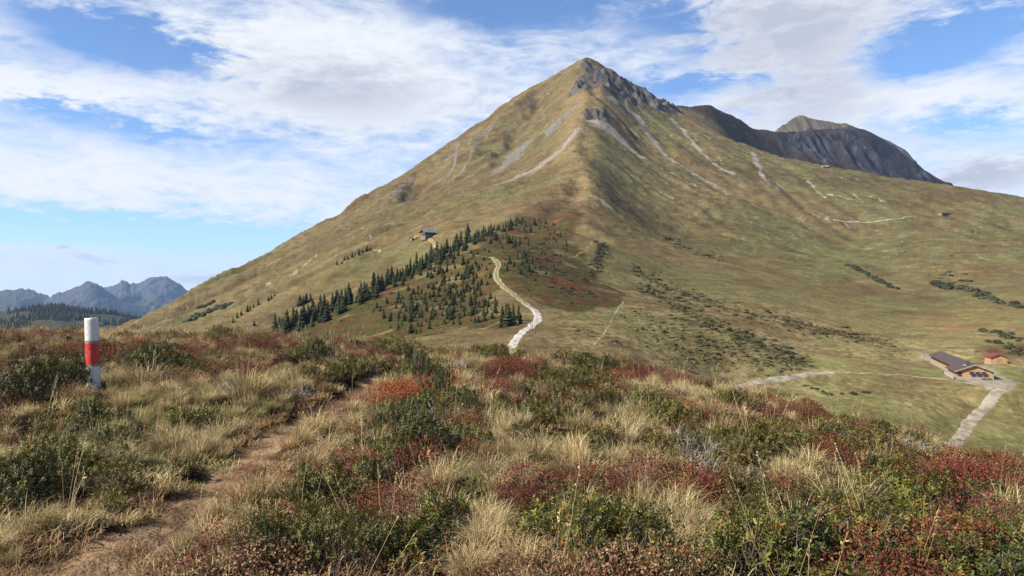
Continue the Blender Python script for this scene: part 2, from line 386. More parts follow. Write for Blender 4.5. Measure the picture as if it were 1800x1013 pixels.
# ---- the ground sheet: rows at growing distance, columns at equal bearing steps
rows = [np.exp(np.arange(math.log(0.8), math.log(3), 0.03)), np.exp(np.arange(math.log(3), math.log(26), 0.012)), np.exp(np.arange(math.log(26), math.log(60), 0.03)), np.exp(np.arange(math.log(60), math.log(200), 0.018)),
        np.exp(np.arange(math.log(200), math.log(1000), 0.005)), np.arange(1000, 1780, 4.0), np.arange(1780, 2700, 11.0), np.array([2740., 2800., 2900.])]
RY = np.concatenate(rows)
CU = np.concatenate((np.linspace(-.92, -.71, 12)[:-1], np.arange(-.71, .7101, .0016), np.linspace(.71, .92, 12)[1:]))
UU, YY = np.meshgrid(CU, RY)
XX = UU * YY
ZZ = height(XX, YY)
TT = ZZ / YY
RUN = np.maximum.accumulate(TT, axis=0)
def hit(px, py, dmin=0.0):
    """place on the ground seen at a photograph pixel: (x, y, z)"""
    u = (px - CX) / FPX; t = (CY - py) / FPX
    j = int(np.clip(np.searchsorted(CU, u), 1, len(CU) - 1)); f = (u - CU[j - 1]) / (CU[j] - CU[j - 1])
    col = TT[:, j - 1] * (1 - f) + TT[:, j] * f
    i0 = int(np.searchsorted(RY, dmin)); i0 = max(i0, 1)
    w = np.nonzero((col[i0:] >= t))[0]
    if len(w) == 0: i = len(RY) - 1
    else: i = i0 + int(w[0])
    a, b = col[i - 1], col[i]; g = np.clip((t - a) / (b - a + 1e-12), 0, 1) if b > a else 1.0
    y = RY[i - 1] * (1 - g) + RY[i] * g
    return float(u * y), float(y), float(height(np.array([u * y]), np.array([y]))[0])
def on_ground(x, y): return float(height(np.array([x]), np.array([y]))[0])
# ------------------------------------------------------------------ ground colours (albedo), painted per vertex by what grows or lies there, some cloud shadow and sunlight painted in
PX = CX + FPX * UU; PY = CY - FPX * TT
LIT = 0.335
def alb(r, g, b, k=1.0): return srgb(r, g, b) * LIT * k
LL = np.log(YY)
side = sstep(-0.012, 0.012, UU - np.interp(YY, RIDGE_Y, RIDGE_U))
# streaks along the fall lines of the two faces
sl, tl = -.48 * XX + .88 * YY, .88 * XX + .48 * YY
sr, tr = .86 * XX + .5 * YY, -.5 * XX + .86 * YY
st = np.where(side < .5, fbm(sl / 14, tl / 190, 4, 80), fbm(sr / 14, tr / 170, 4, 81))
st2 = np.where(side < .5, fbm(sl / 45, tl / 300, 3, 82), fbm(sr / 50, tr / 260, 3, 83))
big = fbm(XX / 130, YY / 130, 4, 84); mid = fbm(XX / 28, YY / 28, 4, 85); fine = fbm(XX / 6, YY / 6, 3, 86); tiny = fbm(XX / 2.4, YY / 2.4, 2, 87)
def lerp(a, b, w): return a + (b - a) * np.clip(w, 0, 1)[..., None]
gold, brown, olive, green = alb(156, 135, 90), alb(120, 101, 69), alb(136, 126, 79), alb(128, 129, 75)
tan, red, darkg, sand = alb(178, 156, 106), alb(112, 72, 46), alb(76, 78, 38), alb(205, 190, 160)
C = np.broadcast_to(gold, XX.shape + (3,)).copy()
C = lerp(C, brown, sstep(.42, .68, st) * .75 * (1 - side * .3))
C = lerp(C, olive, sstep(.40, .62, st2) * (.45 + .35 * side))
C = lerp(C, green, sstep(.46, .66, big) * (.25 + .5 * side))
C = lerp(C, olive, side * sstep(.35, .6, mid) * .55)
def spots(lst): return gauss_spots(UU, LL, lst)
wob = (fbm(XX / 22, YY / 22, 3, 88) - .5)
C = lerp(C, green, np.clip(spots([(700, 700, 70, .10), (650, 690, 70, .08), (640, 720, 120, .06), (430, 1120, 80, .06), (370, 1080, 60, .05), (900, 900, 90, .08), (1480, 700, 130, .10), (1560, 420, 120, .10), (1600, 330, 120, .08), (1330, 930, 120, .10), (1500, 850, 180, .12), (1780, 215, 70, .14), (1700, 350, 120, .07)]) * 1.1 + wob * .8, 0, 1) * .7)
C = lerp(C, alb(154, 122, 70), np.clip(spots([(1700, 520, 90, .10), (1760, 460, 80, .10), (1420, 560, 120, .10), (1450, 470, 90, .07), (1300, 700, 100, .06), (1130, 760, 60, .10), (1680, 700, 120, .06)]) + wob, 0, 1) * .32)
C = lerp(C, alb(96, 76, 44), np.clip(spots([(1180, 800, 90, .06), (1150, 870, 70, .05), (1250, 900, 90, .05), (1640, 590, 80, .05), (1520, 1230, 120, .05), (1650, 1130, 150, .06), (1300, 1250, 90, .06)]) + wob * 1.2, 0, 1) * .55)
dus = np.interp(YY, RIDGE_Y, RIDGE_U) - UU
C = lerp(C, alb(178, 150, 104), np.exp(-((dus - .012) / .022) ** 2) * sstep(560, 700, YY) * (1 - sstep(1450, 1600, YY)) * .6)  # pale tan grass left of the spine, its sunlit side partly painted in
# saddle: bleached grass with hummocks
sad = sstep(150, 200, YY) * (1 - sstep(360, 600, YY + 160 * (mid - .5))) * sstep(930, 1010, PX)
C = lerp(C, tan, sad * .75 * sstep(.3, .55, fine + .15 * (mid - .5)))
C = lerp(C, alb(104, 98, 50), sad * .75 * sstep(.50, .68, tiny * .6 + fbm(XX / 5, YY / 7, 3, 89) * .4))
C = lerp(C, alb(140, 138, 80), sad * np.clip(sstep(.46, .60, mid) * .4 + .45 * sstep(.28, .42, UU) * sstep(.38, .55, big), 0, .8))
# red and green heath below the tree line
HEATH = [(455, 590), (640, 528), (760, 466), (900, 396), (985, 352), (1030, 375), (1005, 420), (1030, 450), (1045, 490), (1100, 515), (1085, 545), (1000, 556), (955, 545), (925, 527), (880, 505), (850, 530), (900, 545), (905, 575), (880, 570), (800, 570), (730, 600), (560, 620), (455, 620)]
hm = inpoly(PX + (fine - .5) * 30, PY + (mid - .5) * 34, HEATH) & (YY > 225) & (YY < 860)
hmf = blur(hm.astype(np.float32), 2)
hp = fbm(XX / 13, YY / 13, 4, 90); hp2 = fbm(XX / 7 + 9, YY / 7, 3, 91)
hc = np.broadcast_to(alb(110, 90, 50), XX.shape + (3,)).copy()
rw_ = .30 + .48 * sstep(850, 910, PX)
hc = lerp(hc, red, sstep(.42, .62, hp) * .85 * rw_); hc = lerp(hc, alb(96, 94, 46), sstep(.44, .58, hp2)); hc = lerp(hc, darkg, sstep(.58, .68, fbm(XX / 4, YY / 4, 3, 92)) * .7)
hc = lerp(hc, tan, sstep(.62, .72, fbm(XX / 17, YY / 17, 3, 93)) * .5)
hc = lerp(hc, alb(142, 68, 46), sstep(.64, .74, hp + .1 * (hp2 - .5)) * .6 * rw_)
C = C * (1 - hmf[..., None]) + hc * hmf[..., None]
upl = spots([(990, 760, 60, .08), (960, 700, 60, .05)])
C = lerp(C, alb(142, 112, 74), np.clip(upl + wob, 0, 1) * .5)

# scree, bare gullies, sandy cuts: surveyed lines (photograph px, py, half width in px) laid on the ground
STREAKS = [
 ([(1018, 226, 5), (1002, 243, 7), (986, 262, 8), (962, 282, 13), (938, 296, 12), (908, 312, 5), (872, 326, 2.5)], 'scree', 1.0, 900),
 ([(955, 232, 6), (932, 250, 11), (902, 274, 14), (876, 300, 8), (862, 310, 3)], 'grey', .95, 900),
 ([(1016, 184, 7), (998, 198, 10), (985, 210, 9), (968, 228, 12), (963, 236, 5)], 'grey', .9, 1000),
 ([(1050, 212, 16), (1066, 225, 24), (1084, 241, 19), (1106, 262, 8), (1140, 283, 4), (1184, 305, 2.5)], 'scree', .95, 900),
 ([(1074, 176, 8), (1100, 190, 13), (1120, 208, 10), (1140, 236, 7), (1158, 258, 4), (1184, 284, 3), (1226, 308, 2.4), (1266, 330, 2)], 'scree', 1.0, 900),
 ([(1072, 200, 3), (1092, 214, 4), (1108, 228, 5), (1132, 250, 3), (1142, 260, 3)], 'scree', .75, 900),
 ([(1182, 210, 4), (1198, 226, 4.5), (1222, 256, 3.5), (1252, 284, 3), (1288, 306, 4)], 'scree', .95, 900),
 ([(1322, 268, 4), (1330, 290, 5), (1338, 306, 4), (1354, 326, 2.5)], 'scree', .95, 900),
 ([(724, 314, 4), (706, 326, 6), (690, 342, 5), (680, 352, 2)], 'grey', .6, 900),
 ([(862, 224, 10), (840, 240, 10), (822, 250, 4)], 'grey', .55, 900),
 ([(806, 252, 2.5), (800, 284, 2.5), (790, 306, 2), (778, 324, 2)], 'grey', .85, 900),
 ([(836, 250, 3), (826, 280, 2.5), (812, 302, 2), (792, 326, 1.5)], 'grey', .8, 900),
 ([(1042, 344, 5), (1056, 352, 11), (1068, 362, 8), (1078, 370, 3)], 'scree', .9, 500),
 ([(1100, 303, 1.5), (1130, 318, 2), (1160, 338, 2.4), (1195, 356, 1.5)], 'sand', .9, 600),
 ([(1216, 322, 2), (1240, 340, 2), (1262, 352, 1.4)], 'sand', .6, 600),
 ([(1420, 318, 3), (1440, 340, 5), (1452, 348, 3)], 'sand', .7, 600), ([(1455, 342, 3), (1490, 350, 4), (1520, 356, 2)], 'sand', .8, 600), ([(1502, 342, 2), (1530, 346, 5)], 'sand', .6, 600), ([(1350, 315, 2), (1375, 342, 3), (1405, 360, 2)], 'sand', .6, 600),
 ([(1270, 298, 6), (1292, 304, 5)], 'sand', .75, 900), ([(1415, 295, 3), (1425, 330, 2)], 'grey', .5, 900),
 ([(1500, 430, 4), (1550, 440, 8), (1590, 450, 4)], 'sand', .45, 500), ([(1620, 465, 2), (1700, 485, 3), (1790, 498, 2)], 'grey', .45, 500), ([(1720, 452, 3), (1740, 458, 3)], 'sand', .6, 500),
 ([(795, 452, 1.5), (820, 447, 2), (862, 452, 1.5)], 'pink', .8, 300),
 ([(800, 396, 2), (840, 376, 2.5), (880, 352, 2), (920, 330, 1.5)], 'grey', .5, 700),
 ([(700, 430, 1.5), (640, 436, 2), (600, 450, 1)], 'sand', .35, 600), ([(645, 445, 2.5), (660, 440, 4), (668, 443, 2)], 'sand', .9, 600),
 ([(570, 440, 2), (545, 458, 4), (520, 478, 3), (500, 490, 1.5)], 'sand', .55, 700), ([(478, 497, 2), (470, 499, 3)], 'sand', .6, 700),
 ([(640, 400, 1.5), (612, 414, 2), (590, 428, 1.5)], 'sand', .55, 800), ([(1030, 240, 2), (1020, 290, 1.2), (1030, 330, 1), (1012, 350, 1)], 'sand', .5, 500),
 ([(890, 323, 1.2), (920, 318, 1.2), (960, 310, 1.2), (1000, 305, 1)], 'sand', .55, 800), ([(838, 332, 1), (860, 330, 1)], 'sand', .6, 800),
 ([(1096, 530, 1.6), (1085, 545, 1.6), (1076, 560, 1.4), (1060, 590, 1.2), (1040, 612, 1.2)], 'sand', .8, 200), ([(1000, 488, 1.4), (1040, 494, 2), (1090, 500, 1.5)], 'tan', .8, 300),
 ([(1000, 455, 1.5), (1030, 440, 3), (1040, 425, 2)], 'tan', .8, 300),
 ([(720, 590, 2), (790, 575, 2), (850, 580, 3), (890, 560, 1.5)], 'tan', .7, 230), ([(690, 540, 1), (720, 530, 1.2), (745, 520, 1)], 'pink', .6, 230),
 ([(1460, 655, 1.4), (1520, 657, 1.4), (1600, 661, 1.6), (1680, 670, 1.6), (1728, 679, 1.6)], 'sand', .9, 200), ([(1500, 656, 1), (1560, 655, 1), (1602, 652, 1)], 'sand', .6, 200),
 ([(1390, 560, 1), (1480, 600, 1.2), (1560, 610, 1.5), (1650, 612, 1.5), (1720, 620, 1)], 'tan', .8, 200), ([(1640, 560, 1), (1720, 580, 1.5), (1800, 602, 1)], 'tan', .6, 200),
]
KINDS = {'scree': alb(192, 184, 170), 'grey': alb(168, 162, 152), 'sand': alb(216, 200, 166), 'pink': alb(178, 140, 112), 'tan': alb(190, 164, 110)}
r3 = random.Random(33)
for _ in range(75):
    px, py = r3.uniform(1120, 1560), 0
    py = r3.uniform(0, 1) * 95 + np.interp(px, [1120, 1180, 1260, 1340, 1440, 1560], [205, 215, 248, 280, 300, 322]); L_ = r3.uniform(3, 16); w = r3.uniform(.8, 2.6)
    STREAKS.append(([(px, py, w), (px + L_ * .8, py + L_ * .7, w * r3.uniform(.4, 1))], r3.choice(('sand', 'scree', 'grey')), r3.uniform(.5, .9), 600))
for _ in range(85):
    px = r3.uniform(590, 1000); py = np.interp(px, [590, 700, 800, 900, 1000], [405, 330, 262, 190, 130]) + r3.uniform(8, 110) * r3.random(); L_ = r3.uniform(3, 18); w = r3.uniform(.7, 2.4)
    STREAKS.append(([(px, py, w), (px - L_, py + L_ * .68, w * r3.uniform(.4, 1))], r3.choice(('sand', 'scree', 'grey', 'grey')), r3.uniform(.4, .85), 800))
BM = np.zeros(XX.shape, np.float32); BC = np.broadcast_to(alb(182, 174, 160), XX.shape + (3,)).copy()
edge = (fbm(XX / 7, YY / 7, 4, 95) - .5) * 2
brk = fbm(XX / 11, YY / 11, 4, 96)
for pl, kind, stren, dmin in STREAKS:
    pts = []
    for px, py, hw in pl:
        x, y, z = hit(px, py, dmin); pts.append((x, y, max(hw * 1.35 / FPX * y, .4)))
    pts = np.array(pts); pad = pts[:, 2].max() * 3
    m = (XX > pts[:, 0].min() - pad) & (XX < pts[:, 0].max() + pad) & (YY > pts[:, 1].min() - pad) & (YY < pts[:, 1].max() + pad)
    if not m.any(): continue
    d, w = seg_dist(XX[m], YY[m], pts)
    a = (1 - sstep(.2, 1.35, d / w + edge[m] * .5)) * stren * (.7 + .3 * sstep(.36, .5, brk[m]))
    old = BM[m]; up_ = a > old
    BC[m] = np.where(up_[:, None], KINDS[kind] * (.82 + .36 * tiny[m][:, None]), BC[m]); BM[m] = np.maximum(old, a)
# scattered stones and bare speckle of the alp
spk = sstep(.70, .76, fbm(XX / 3.2, YY / 3.2, 2, 97)) * sstep(.46, .62, fbm(XX / 60, YY / 60, 3, 98)) * sstep(500, 800, YY)
BM = np.maximum(BM, spk * .55)
# rock of the summit and knob, the dark slaty cliff behind, dark turf of the back ridge, both with cloud shadow painted in
rk = spots(ROCK_SPOTS); ck = spots(CLIFF_SPOTS)
rj = fbm(XX / 16, YY / 16 + ZZ / 30, 4, 99)
C = lerp(C, alb(114, 112, 110), sstep(.22, .40, rk + (rj - .5) * .5))
C = lerp(C, alb(84, 76, 62), sstep(.22, .40, rk + (rj - .5) * .5) * sstep(.54, .68, fbm(XX / 14 + 3, YY / 14, 4, 102)) * .9)
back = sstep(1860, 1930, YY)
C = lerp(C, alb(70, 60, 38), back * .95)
C = lerp(C, alb(58, 58, 64), sstep(.25, .5, ck + (rj - .5) * .6))
C = lerp(C, alb(92, 92, 100), sstep(.25, .5, ck + (rj - .5) * .6) * sstep(.54, .66, fbm(XX / 26 + 3, YY / 60, 4, 103)) * .9)
C = lerp(C, alb(164, 126, 80), np.clip(spots([(1700, 455, 70, .05), (1770, 420, 60, .06), (1640, 500, 60, .04)]) + wob * .6, 0, 1) * .6)
C = lerp(C, alb(104, 70, 48), np.clip(spots([(1745, 345, 26, .05), (1780, 335, 40, .05), (1800, 360, 40, .05)]) + wob * .8, 0, 1) * .9)
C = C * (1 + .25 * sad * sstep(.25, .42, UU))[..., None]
# mats of dwarf shrubs in long diagonal bands down the flank
for pl, hw, colr, stren in (([(1110, 470), (1180, 508), (1270, 540), (1380, 568), (1470, 588), (1560, 604)], 9, (92, 82, 46), .8), ([(1120, 500), (1230, 558), (1330, 604), (1425, 645)], 13, (98, 88, 48), .75), ([(1380, 562), (1450, 580), (1562, 604)], 4, (104, 70, 46), .85), ([(1062, 432), (1050, 460), (1040, 490)], 8, (88, 76, 42), .8), ([(1160, 420), (1280, 462)], 6, (96, 84, 50), .6), ([(1190, 580), (1250, 608), (1345, 636)], 16, (106, 96, 52), .6)):
    pts = np.array([hit(px, py, 215)[:2] + (max(hw / FPX * hit(px, py, 215)[1], .5) * 1.6,) for px, py in pl]); pad = pts[:, 2].max() * 3
    m = (XX > pts[:, 0].min() - pad) & (XX < pts[:, 0].max() + pad) & (YY > pts[:, 1].min() - pad) & (YY < pts[:, 1].max() + pad)
    d, w = seg_dist(XX[m], YY[m], pts)
    nn_ = fbm(XX[m] / 3.2, YY[m] / 5.0, 4, 150, .6)
    a = (1 - sstep(.3, 1.3, d / w + (nn_ - .5) * 1.2)) * sstep(.40, .52, nn_) * stren
    C[m] = C[m] + (alb(*colr) - C[m]) * np.clip(a, 0, 1)[:, None]
# gravel yard round the barn and the worn ground of the shed
YARD = [(1672, 664), (1700, 671), (1730, 680), (1748, 690), (1770, 690), (1786, 678), (1779, 668), (1757, 661), (1748, 648), (1690, 640), (1650, 622), (1622, 624), (1610, 629), (1636, 634), (1660, 650)]
ym = blur((inpoly(PX + (fine - .5) * 8, PY + (tiny - .5) * 5, YARD) & (YY > 200) & (YY < 420)).astype(np.float32), 1)
C = lerp(C, alb(190, 178, 158), ym * .9)
# near ground: litter and moss under the plants, trodden earth on the footpath
nr_m = 1 - sstep(26, 44, YY)
nl = fbm(XX * 1.6, YY * 1.6, 4, 104)
litter = lerp(np.broadcast_to(alb(72, 58, 40), XX.shape + (3,)).copy(), alb(42, 36, 26), sstep(.42, .6, nl))
C = lerp(C, litter, nr_m)
pd, pw = np.full(XX.shape, 9., np.float32), np.ones(XX.shape, np.float32)
m = (YY < 27)
pd[m], pw[m] = seg_dist(XX[m], YY[m], path_w)
pdw = pd + (fbm(XX * 3, YY * 3, 3, 105) - .5) * .22
soil = (1 - sstep(pw * .8, pw * 1.5, pdw)) * nr_m
C = lerp(C, lerp(np.broadcast_to(alb(200, 166, 128), XX.shape + (3,)).copy(), alb(158, 128, 96), sstep(.4, .6, fbm(XX * 5, YY * 5, 3, 106))), soil)
C = C * (.84 + .32 * fbm(XX / 1.3, YY / 1.3, 2, 107))[..., None]
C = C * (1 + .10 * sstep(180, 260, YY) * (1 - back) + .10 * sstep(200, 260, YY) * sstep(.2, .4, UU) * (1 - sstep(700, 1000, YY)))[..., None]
dw = (sstep(150, 220, YY) * .10)[..., None]; C = C * (1 - dw) + C.mean(-1, keepdims=True) * dw
farw = sstep(350, 800, YY)[..., None]
C = C * (1 + farw * ((.70 + .60 * fbm(XX / 8, YY / 8, 4, 108))[..., None] - 1)) * (1 + farw * ((.80 + .40 * st)[..., None] - 1))
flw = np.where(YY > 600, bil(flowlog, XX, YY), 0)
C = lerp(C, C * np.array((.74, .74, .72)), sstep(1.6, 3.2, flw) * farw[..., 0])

def principled(name, col=None, rough=.9, spec=.2, attr=None, noise=None, bump=None):
    m = bpy.data.materials.new(name); m.use_nodes = True
    nt = m.node_tree; b = nt.nodes['Principled BSDF']; b.inputs['Roughness'].default_value = rough
    b.inputs['Specular IOR Level'].default_value = spec
    L = nt.links; src = None
    if attr:
        a = nt.nodes.new('ShaderNodeAttribute'); a.attribute_name = attr; src = a.outputs['Color']
    geo = nt.nodes.new('ShaderNodeTexCoord')
    if noise:
        for sc, amp, kind in noise:
            n = nt.nodes.new('ShaderNodeTexNoise'); n.inputs['Scale'].default_value = sc if not isinstance(sc, tuple) else 1.0; n.inputs['Detail'].default_value = 4
            if isinstance(sc, tuple):
                mp = nt.nodes.new('ShaderNodeMapping'); mp.inputs['Scale'].default_value = sc; L.new(geo.outputs['Object'], mp.inputs[0]); L.new(mp.outputs[0], n.inputs['Vector'])
            else: L.new(geo.outputs['Object'], n.inputs['Vector'])
            mr = nt.nodes.new('ShaderNodeMapRange'); mr.inputs[1].default_value = .3; mr.inputs[2].default_value = .7
            mr.inputs[3].default_value = 1 - amp; mr.inputs[4].default_value = 1 + amp; L.new(n.outputs[0], mr.inputs[0])
            v = nt.nodes.new('ShaderNodeVectorMath'); v.operation = 'SCALE'; L.new(mr.outputs[0], v.inputs['Scale'])
            if src is not None: L.new(src, v.inputs[0])
            else: v.inputs[0].default_value = tuple(col)[:3]
            src = v.outputs[0]
    if src is not None: L.new(src, b.inputs['Base Color'])
    else: b.inputs['Base Color'].default_value = tuple(float(c) for c in col)[:3] + (1,)
    if bump:
        prev = None
        for sc, dist, st_ in bump:
            n = nt.nodes.new('ShaderNodeTexNoise'); n.inputs['Scale'].default_value = sc; n.inputs['Detail'].default_value = 3
            L.new(geo.outputs['Object'], n.inputs['Vector'])
            bp = nt.nodes.new('ShaderNodeBump'); bp.inputs['Distance'].default_value = dist; bp.inputs['Strength'].default_value = st_
            L.new(n.outputs[0], bp.inputs['Height'])
            if prev is not None: L.new(prev, bp.inputs['Normal'])
            prev = bp.outputs[0]
        L.new(prev, b.inputs['Normal'])
    return m
M_ground = principled('alpine_ground', rough=1.0, spec=.05, attr='col', noise=[(.45, .22, 0), (.11, .12, 0), (22.0, .22, 0), ((.035, .035, .5), .16, 0)], bump=[(30.0, .03, .8), (.5, .9, .7)])
V = np.stack((XX, YY, ZZ), -1).reshape(-1, 3)
nr, nc = XX.shape
V[(nr - 1) * nc:, 2] = -450
ii = (np.arange(nr - 1)[:, None] * nc + np.arange(nc - 1)[None, :]).ravel()
Q = np.stack((ii, ii + 1, ii + nc + 1, ii + nc), -1)
# the same sheet goes on behind the camera
bx, by = np.meshgrid(np.linspace(-45, 45, 61), np.linspace(-60, .79, 41))
wide = np.abs(bx) < 45
bz = near_z(bx, np.maximum(by, -8)) - 0.01
b0 = len(V); nb = bx.shape[1]
V = np.concatenate((V, np.stack((bx, by, bz), -1).reshape(-1, 3)))
jj = (np.arange(bx.shape[0] - 1)[:, None] * nb + np.arange(nb - 1)[None, :]).ravel() + b0
Q = np.concatenate((Q, np.stack((jj, jj + 1, jj + nb + 1, jj + nb), -1)))
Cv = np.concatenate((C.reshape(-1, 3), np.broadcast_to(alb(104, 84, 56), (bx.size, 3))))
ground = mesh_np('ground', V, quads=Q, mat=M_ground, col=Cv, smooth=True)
tag(ground, kind='structure')
ga = ground.data.color_attributes.new('bare', 'FLOAT_COLOR', 'POINT')
gb = np.zeros((len(V), 4), np.float32); gb[:BM.size, :3] = BC.reshape(-1, 3); gb[:BM.size, 3] = BM.ravel()
ga.data.foreach_set('color', gb.ravel())
# bare scree and stones break through the turf with ragged edges
nt = M_ground.node_tree; bs = nt.nodes['Principled BSDF']; src = bs.inputs['Base Color'].links[0].from_socket
at_ = nt.nodes.new('ShaderNodeAttribute'); at_.attribute_name = 'bare'
tcg = nt.nodes.new('ShaderNodeTexCoord'); nz1 = nt.nodes.new('ShaderNodeTexNoise'); nz1.inputs['Scale'].default_value = .16; nz1.inputs['Detail'].default_value = 6; nz1.inputs['Roughness'].default_value = .72
nt.links.new(tcg.outputs['Object'], nz1.inputs['Vector'])
ma = nt.nodes.new('ShaderNodeMath'); ma.operation = 'MULTIPLY_ADD'; ma.inputs[1].default_value = 1.6; nt.links.new(nz1.outputs[0], ma.inputs[0])
mb = nt.nodes.new('ShaderNodeMath'); mb.operation = 'ADD'; mb.inputs[1].default_value = -.8; nt.links.new(at_.outputs['Alpha'], mb.inputs[0]); nt.links.new(mb.outputs[0], ma.inputs[2])
mr_ = nt.nodes.new('ShaderNodeMapRange'); mr_.interpolation_type = 'SMOOTHSTEP'; mr_.inputs[1].default_value = .34; mr_.inputs[2].default_value = .62; nt.links.new(ma.outputs[0], mr_.inputs[0])
gt = nt.nodes.new('ShaderNodeMath'); gt.operation = 'GREATER_THAN'; gt.inputs[1].default_value = .04; nt.links.new(at_.outputs['Alpha'], gt.inputs[0])
ml = nt.nodes.new('ShaderNodeMath'); ml.operation = 'MULTIPLY'; nt.links.new(mr_.outputs[0], ml.inputs[0]); nt.links.new(gt.outputs[0], ml.inputs[1])
nz2 = nt.nodes.new('ShaderNodeTexNoise'); nz2.inputs['Scale'].default_value = .5; nz2.inputs['Detail'].default_value = 4; nt.links.new(tcg.outputs['Object'], nz2.inputs['Vector'])
r2_ = nt.nodes.new('ShaderNodeMapRange'); r2_.inputs[1].default_value = .3; r2_.inputs[2].default_value = .7; r2_.inputs[3].default_value = .62; r2_.inputs[4].default_value = 1.2; nt.links.new(nz2.outputs[0], r2_.inputs[0])
vs = nt.nodes.new('ShaderNodeVectorMath'); vs.operation = 'SCALE'; nt.links.new(at_.outputs['Color'], vs.inputs[0]); nt.links.new(r2_.outputs[0], vs.inputs['Scale'])
mg = nt.nodes.new('ShaderNodeMix'); mg.data_type = 'RGBA'; nt.links.new(ml.outputs[0], mg.inputs[0]); nt.links.new(src, mg.inputs[6]); nt.links.new(vs.outputs[0], mg.inputs[7]); nt.links.new(mg.outputs[2], bs.inputs['Base Color'])

# ------------------------------------------------------------------ tracks laid as sheets on the ground
M_track = principled('gravel', rough=1.0, spec=.05, attr='col', noise=[(1.5, .12, 0)], bump=[(3.0, .15, .6)])
def smooth_line(pts, step):
    pts = np.array(pts, float)
    for _ in range(3):
        q = pts[:-1] * .75 + pts[1:] * .25; r = pts[:-1] * .25 + pts[1:] * .75
        pts = np.concatenate((pts[:1], np.stack((q, r), 1).reshape(-1, pts.shape[1]), pts[-1:]))
    s = np.concatenate(([0], np.cumsum(np.hypot(*(pts[1:, :2] - pts[:-1, :2]).T))))
    t = np.arange(0, s[-1], step)
    return np.stack([np.interp(t, s, pts[:, i]) for i in range(pts.shape[1])], 1)
def track(name, pxs, dmin, half, across, colour, lift=.10, step=.9):
    pl = []
    for px, py in pxs:
        x, y, z = hit(px, py, dmin); pl.append((x, y))
    pl = smooth_line(pl, step)
    tg = np.gradient(pl, axis=0); tg /= np.hypot(tg[:, 0], tg[:, 1])[:, None] + 1e-9
    nrm = np.stack((-tg[:, 1], tg[:, 0]), 1)
    k_ = np.linspace(-1, 1, across)
    wv = half * (1 + .16 * (fbm(pl[:, 0] / 5, pl[:, 1] / 5, 3, 120)[:, None] - .5) * 2)
    X = pl[:, 0, None] + nrm[:, 0, None] * k_ * wv; Y = pl[:, 1, None] + nrm[:, 1, None] * k_ * wv
    X = X + (vnoise(X * .8, Y * .8, 121) - .5) * .7; Y = Y + (vnoise(X * 1.3, Y * 1.3, 122) - .5) * .35
    zc = height(pl[:, 0], pl[:, 1])[:, None]
    Z = height(X, Y) + lift * (1 - 1.3 * np.abs(k_) ** 4)
    cl_ = colour(X, Y, np.broadcast_to(k_, X.shape), np.linspace(0, 1, len(pl))[:, None] * np.ones_like(X))
    n_, a_ = X.shape; i_ = (np.arange(n_ - 1)[:, None] * a_ + np.arange(a_ - 1)[None, :]).ravel()
    o = mesh_np(name, np.stack((X, Y, Z), -1).reshape(-1, 3), quads=np.stack((i_, i_ + 1, i_ + a_ + 1, i_ + a_), -1), mat=M_track, col=cl_.reshape(-1, 3), smooth=True)
    tag(o, kind='structure'); return o
def c_white(X, Y, kx, s):
    n_ = fbm(X * .9, Y * .9, 3, 123)
    up = sstep(.40, .52, s)                                # lower part fresh white gravel, upper part two ruts in grass
    c = np.broadcast_to(alb(238, 232, 222, 1.1), X.shape + (3,)).copy()
    c = lerp(c, alb(206, 190, 150), up)
    c = lerp(c, alb(120, 116, 62), np.exp(-(kx / .26) ** 2) * (.85 * up + .75 * (1 - up) * sstep(.50, .60, n_)))
    c = lerp(c, alb(150, 136, 84), sstep(.75, 1.0, np.abs(kx)) * .7 * up)
    return c
def c_grav(X, Y, kx, s):
    c = np.broadcast_to(alb(224, 212, 192), X.shape + (3,)).copy()
    return lerp(c, alb(176, 160, 122), sstep(.45, .6, fbm(X * .5, Y * .5, 3, 124)) * .7)
track('gravel_track', [(888, 624), (898, 608), (908, 595), (922, 580), (938, 570), (947, 560), (943, 548), (930, 538), (905, 520), (886, 506), (873, 491), (871, 479), (877, 468), (872, 458), (862, 452)], 195, 1.55, 13, c_white)
track('gravel_track', [(1280, 680), (1310, 676), (1345, 671), (1385, 664), (1425, 656), (1462, 654)], 195, 1.9, 7, c_grav, lift=.28)
track('gravel_track', [(1660, 815), (1668, 796), (1682, 774), (1700, 750), (1716, 732), (1734, 712), (1750, 692), (1762, 684)], 170, 1.7, 9, c_grav, lift=.14)
track('footpath', [(1462, 654), (1490, 656), (1520, 657), (1560, 659), (1600, 661), (1640, 665), (1680, 670), (1728, 679)], 195, .55, 3, c_grav, lift=.16)
track('gravel_track', [(770, 440), (766, 432), (760, 424), (752, 420)], 600, 1.5, 7, c_white, lift=.2, step=1.5)
track('dirt_path', [(1464, 387), (1500, 390), (1540, 390), (1570, 386), (1602, 381)], 700, 1.5, 5, c_grav, lift=.5, step=2)
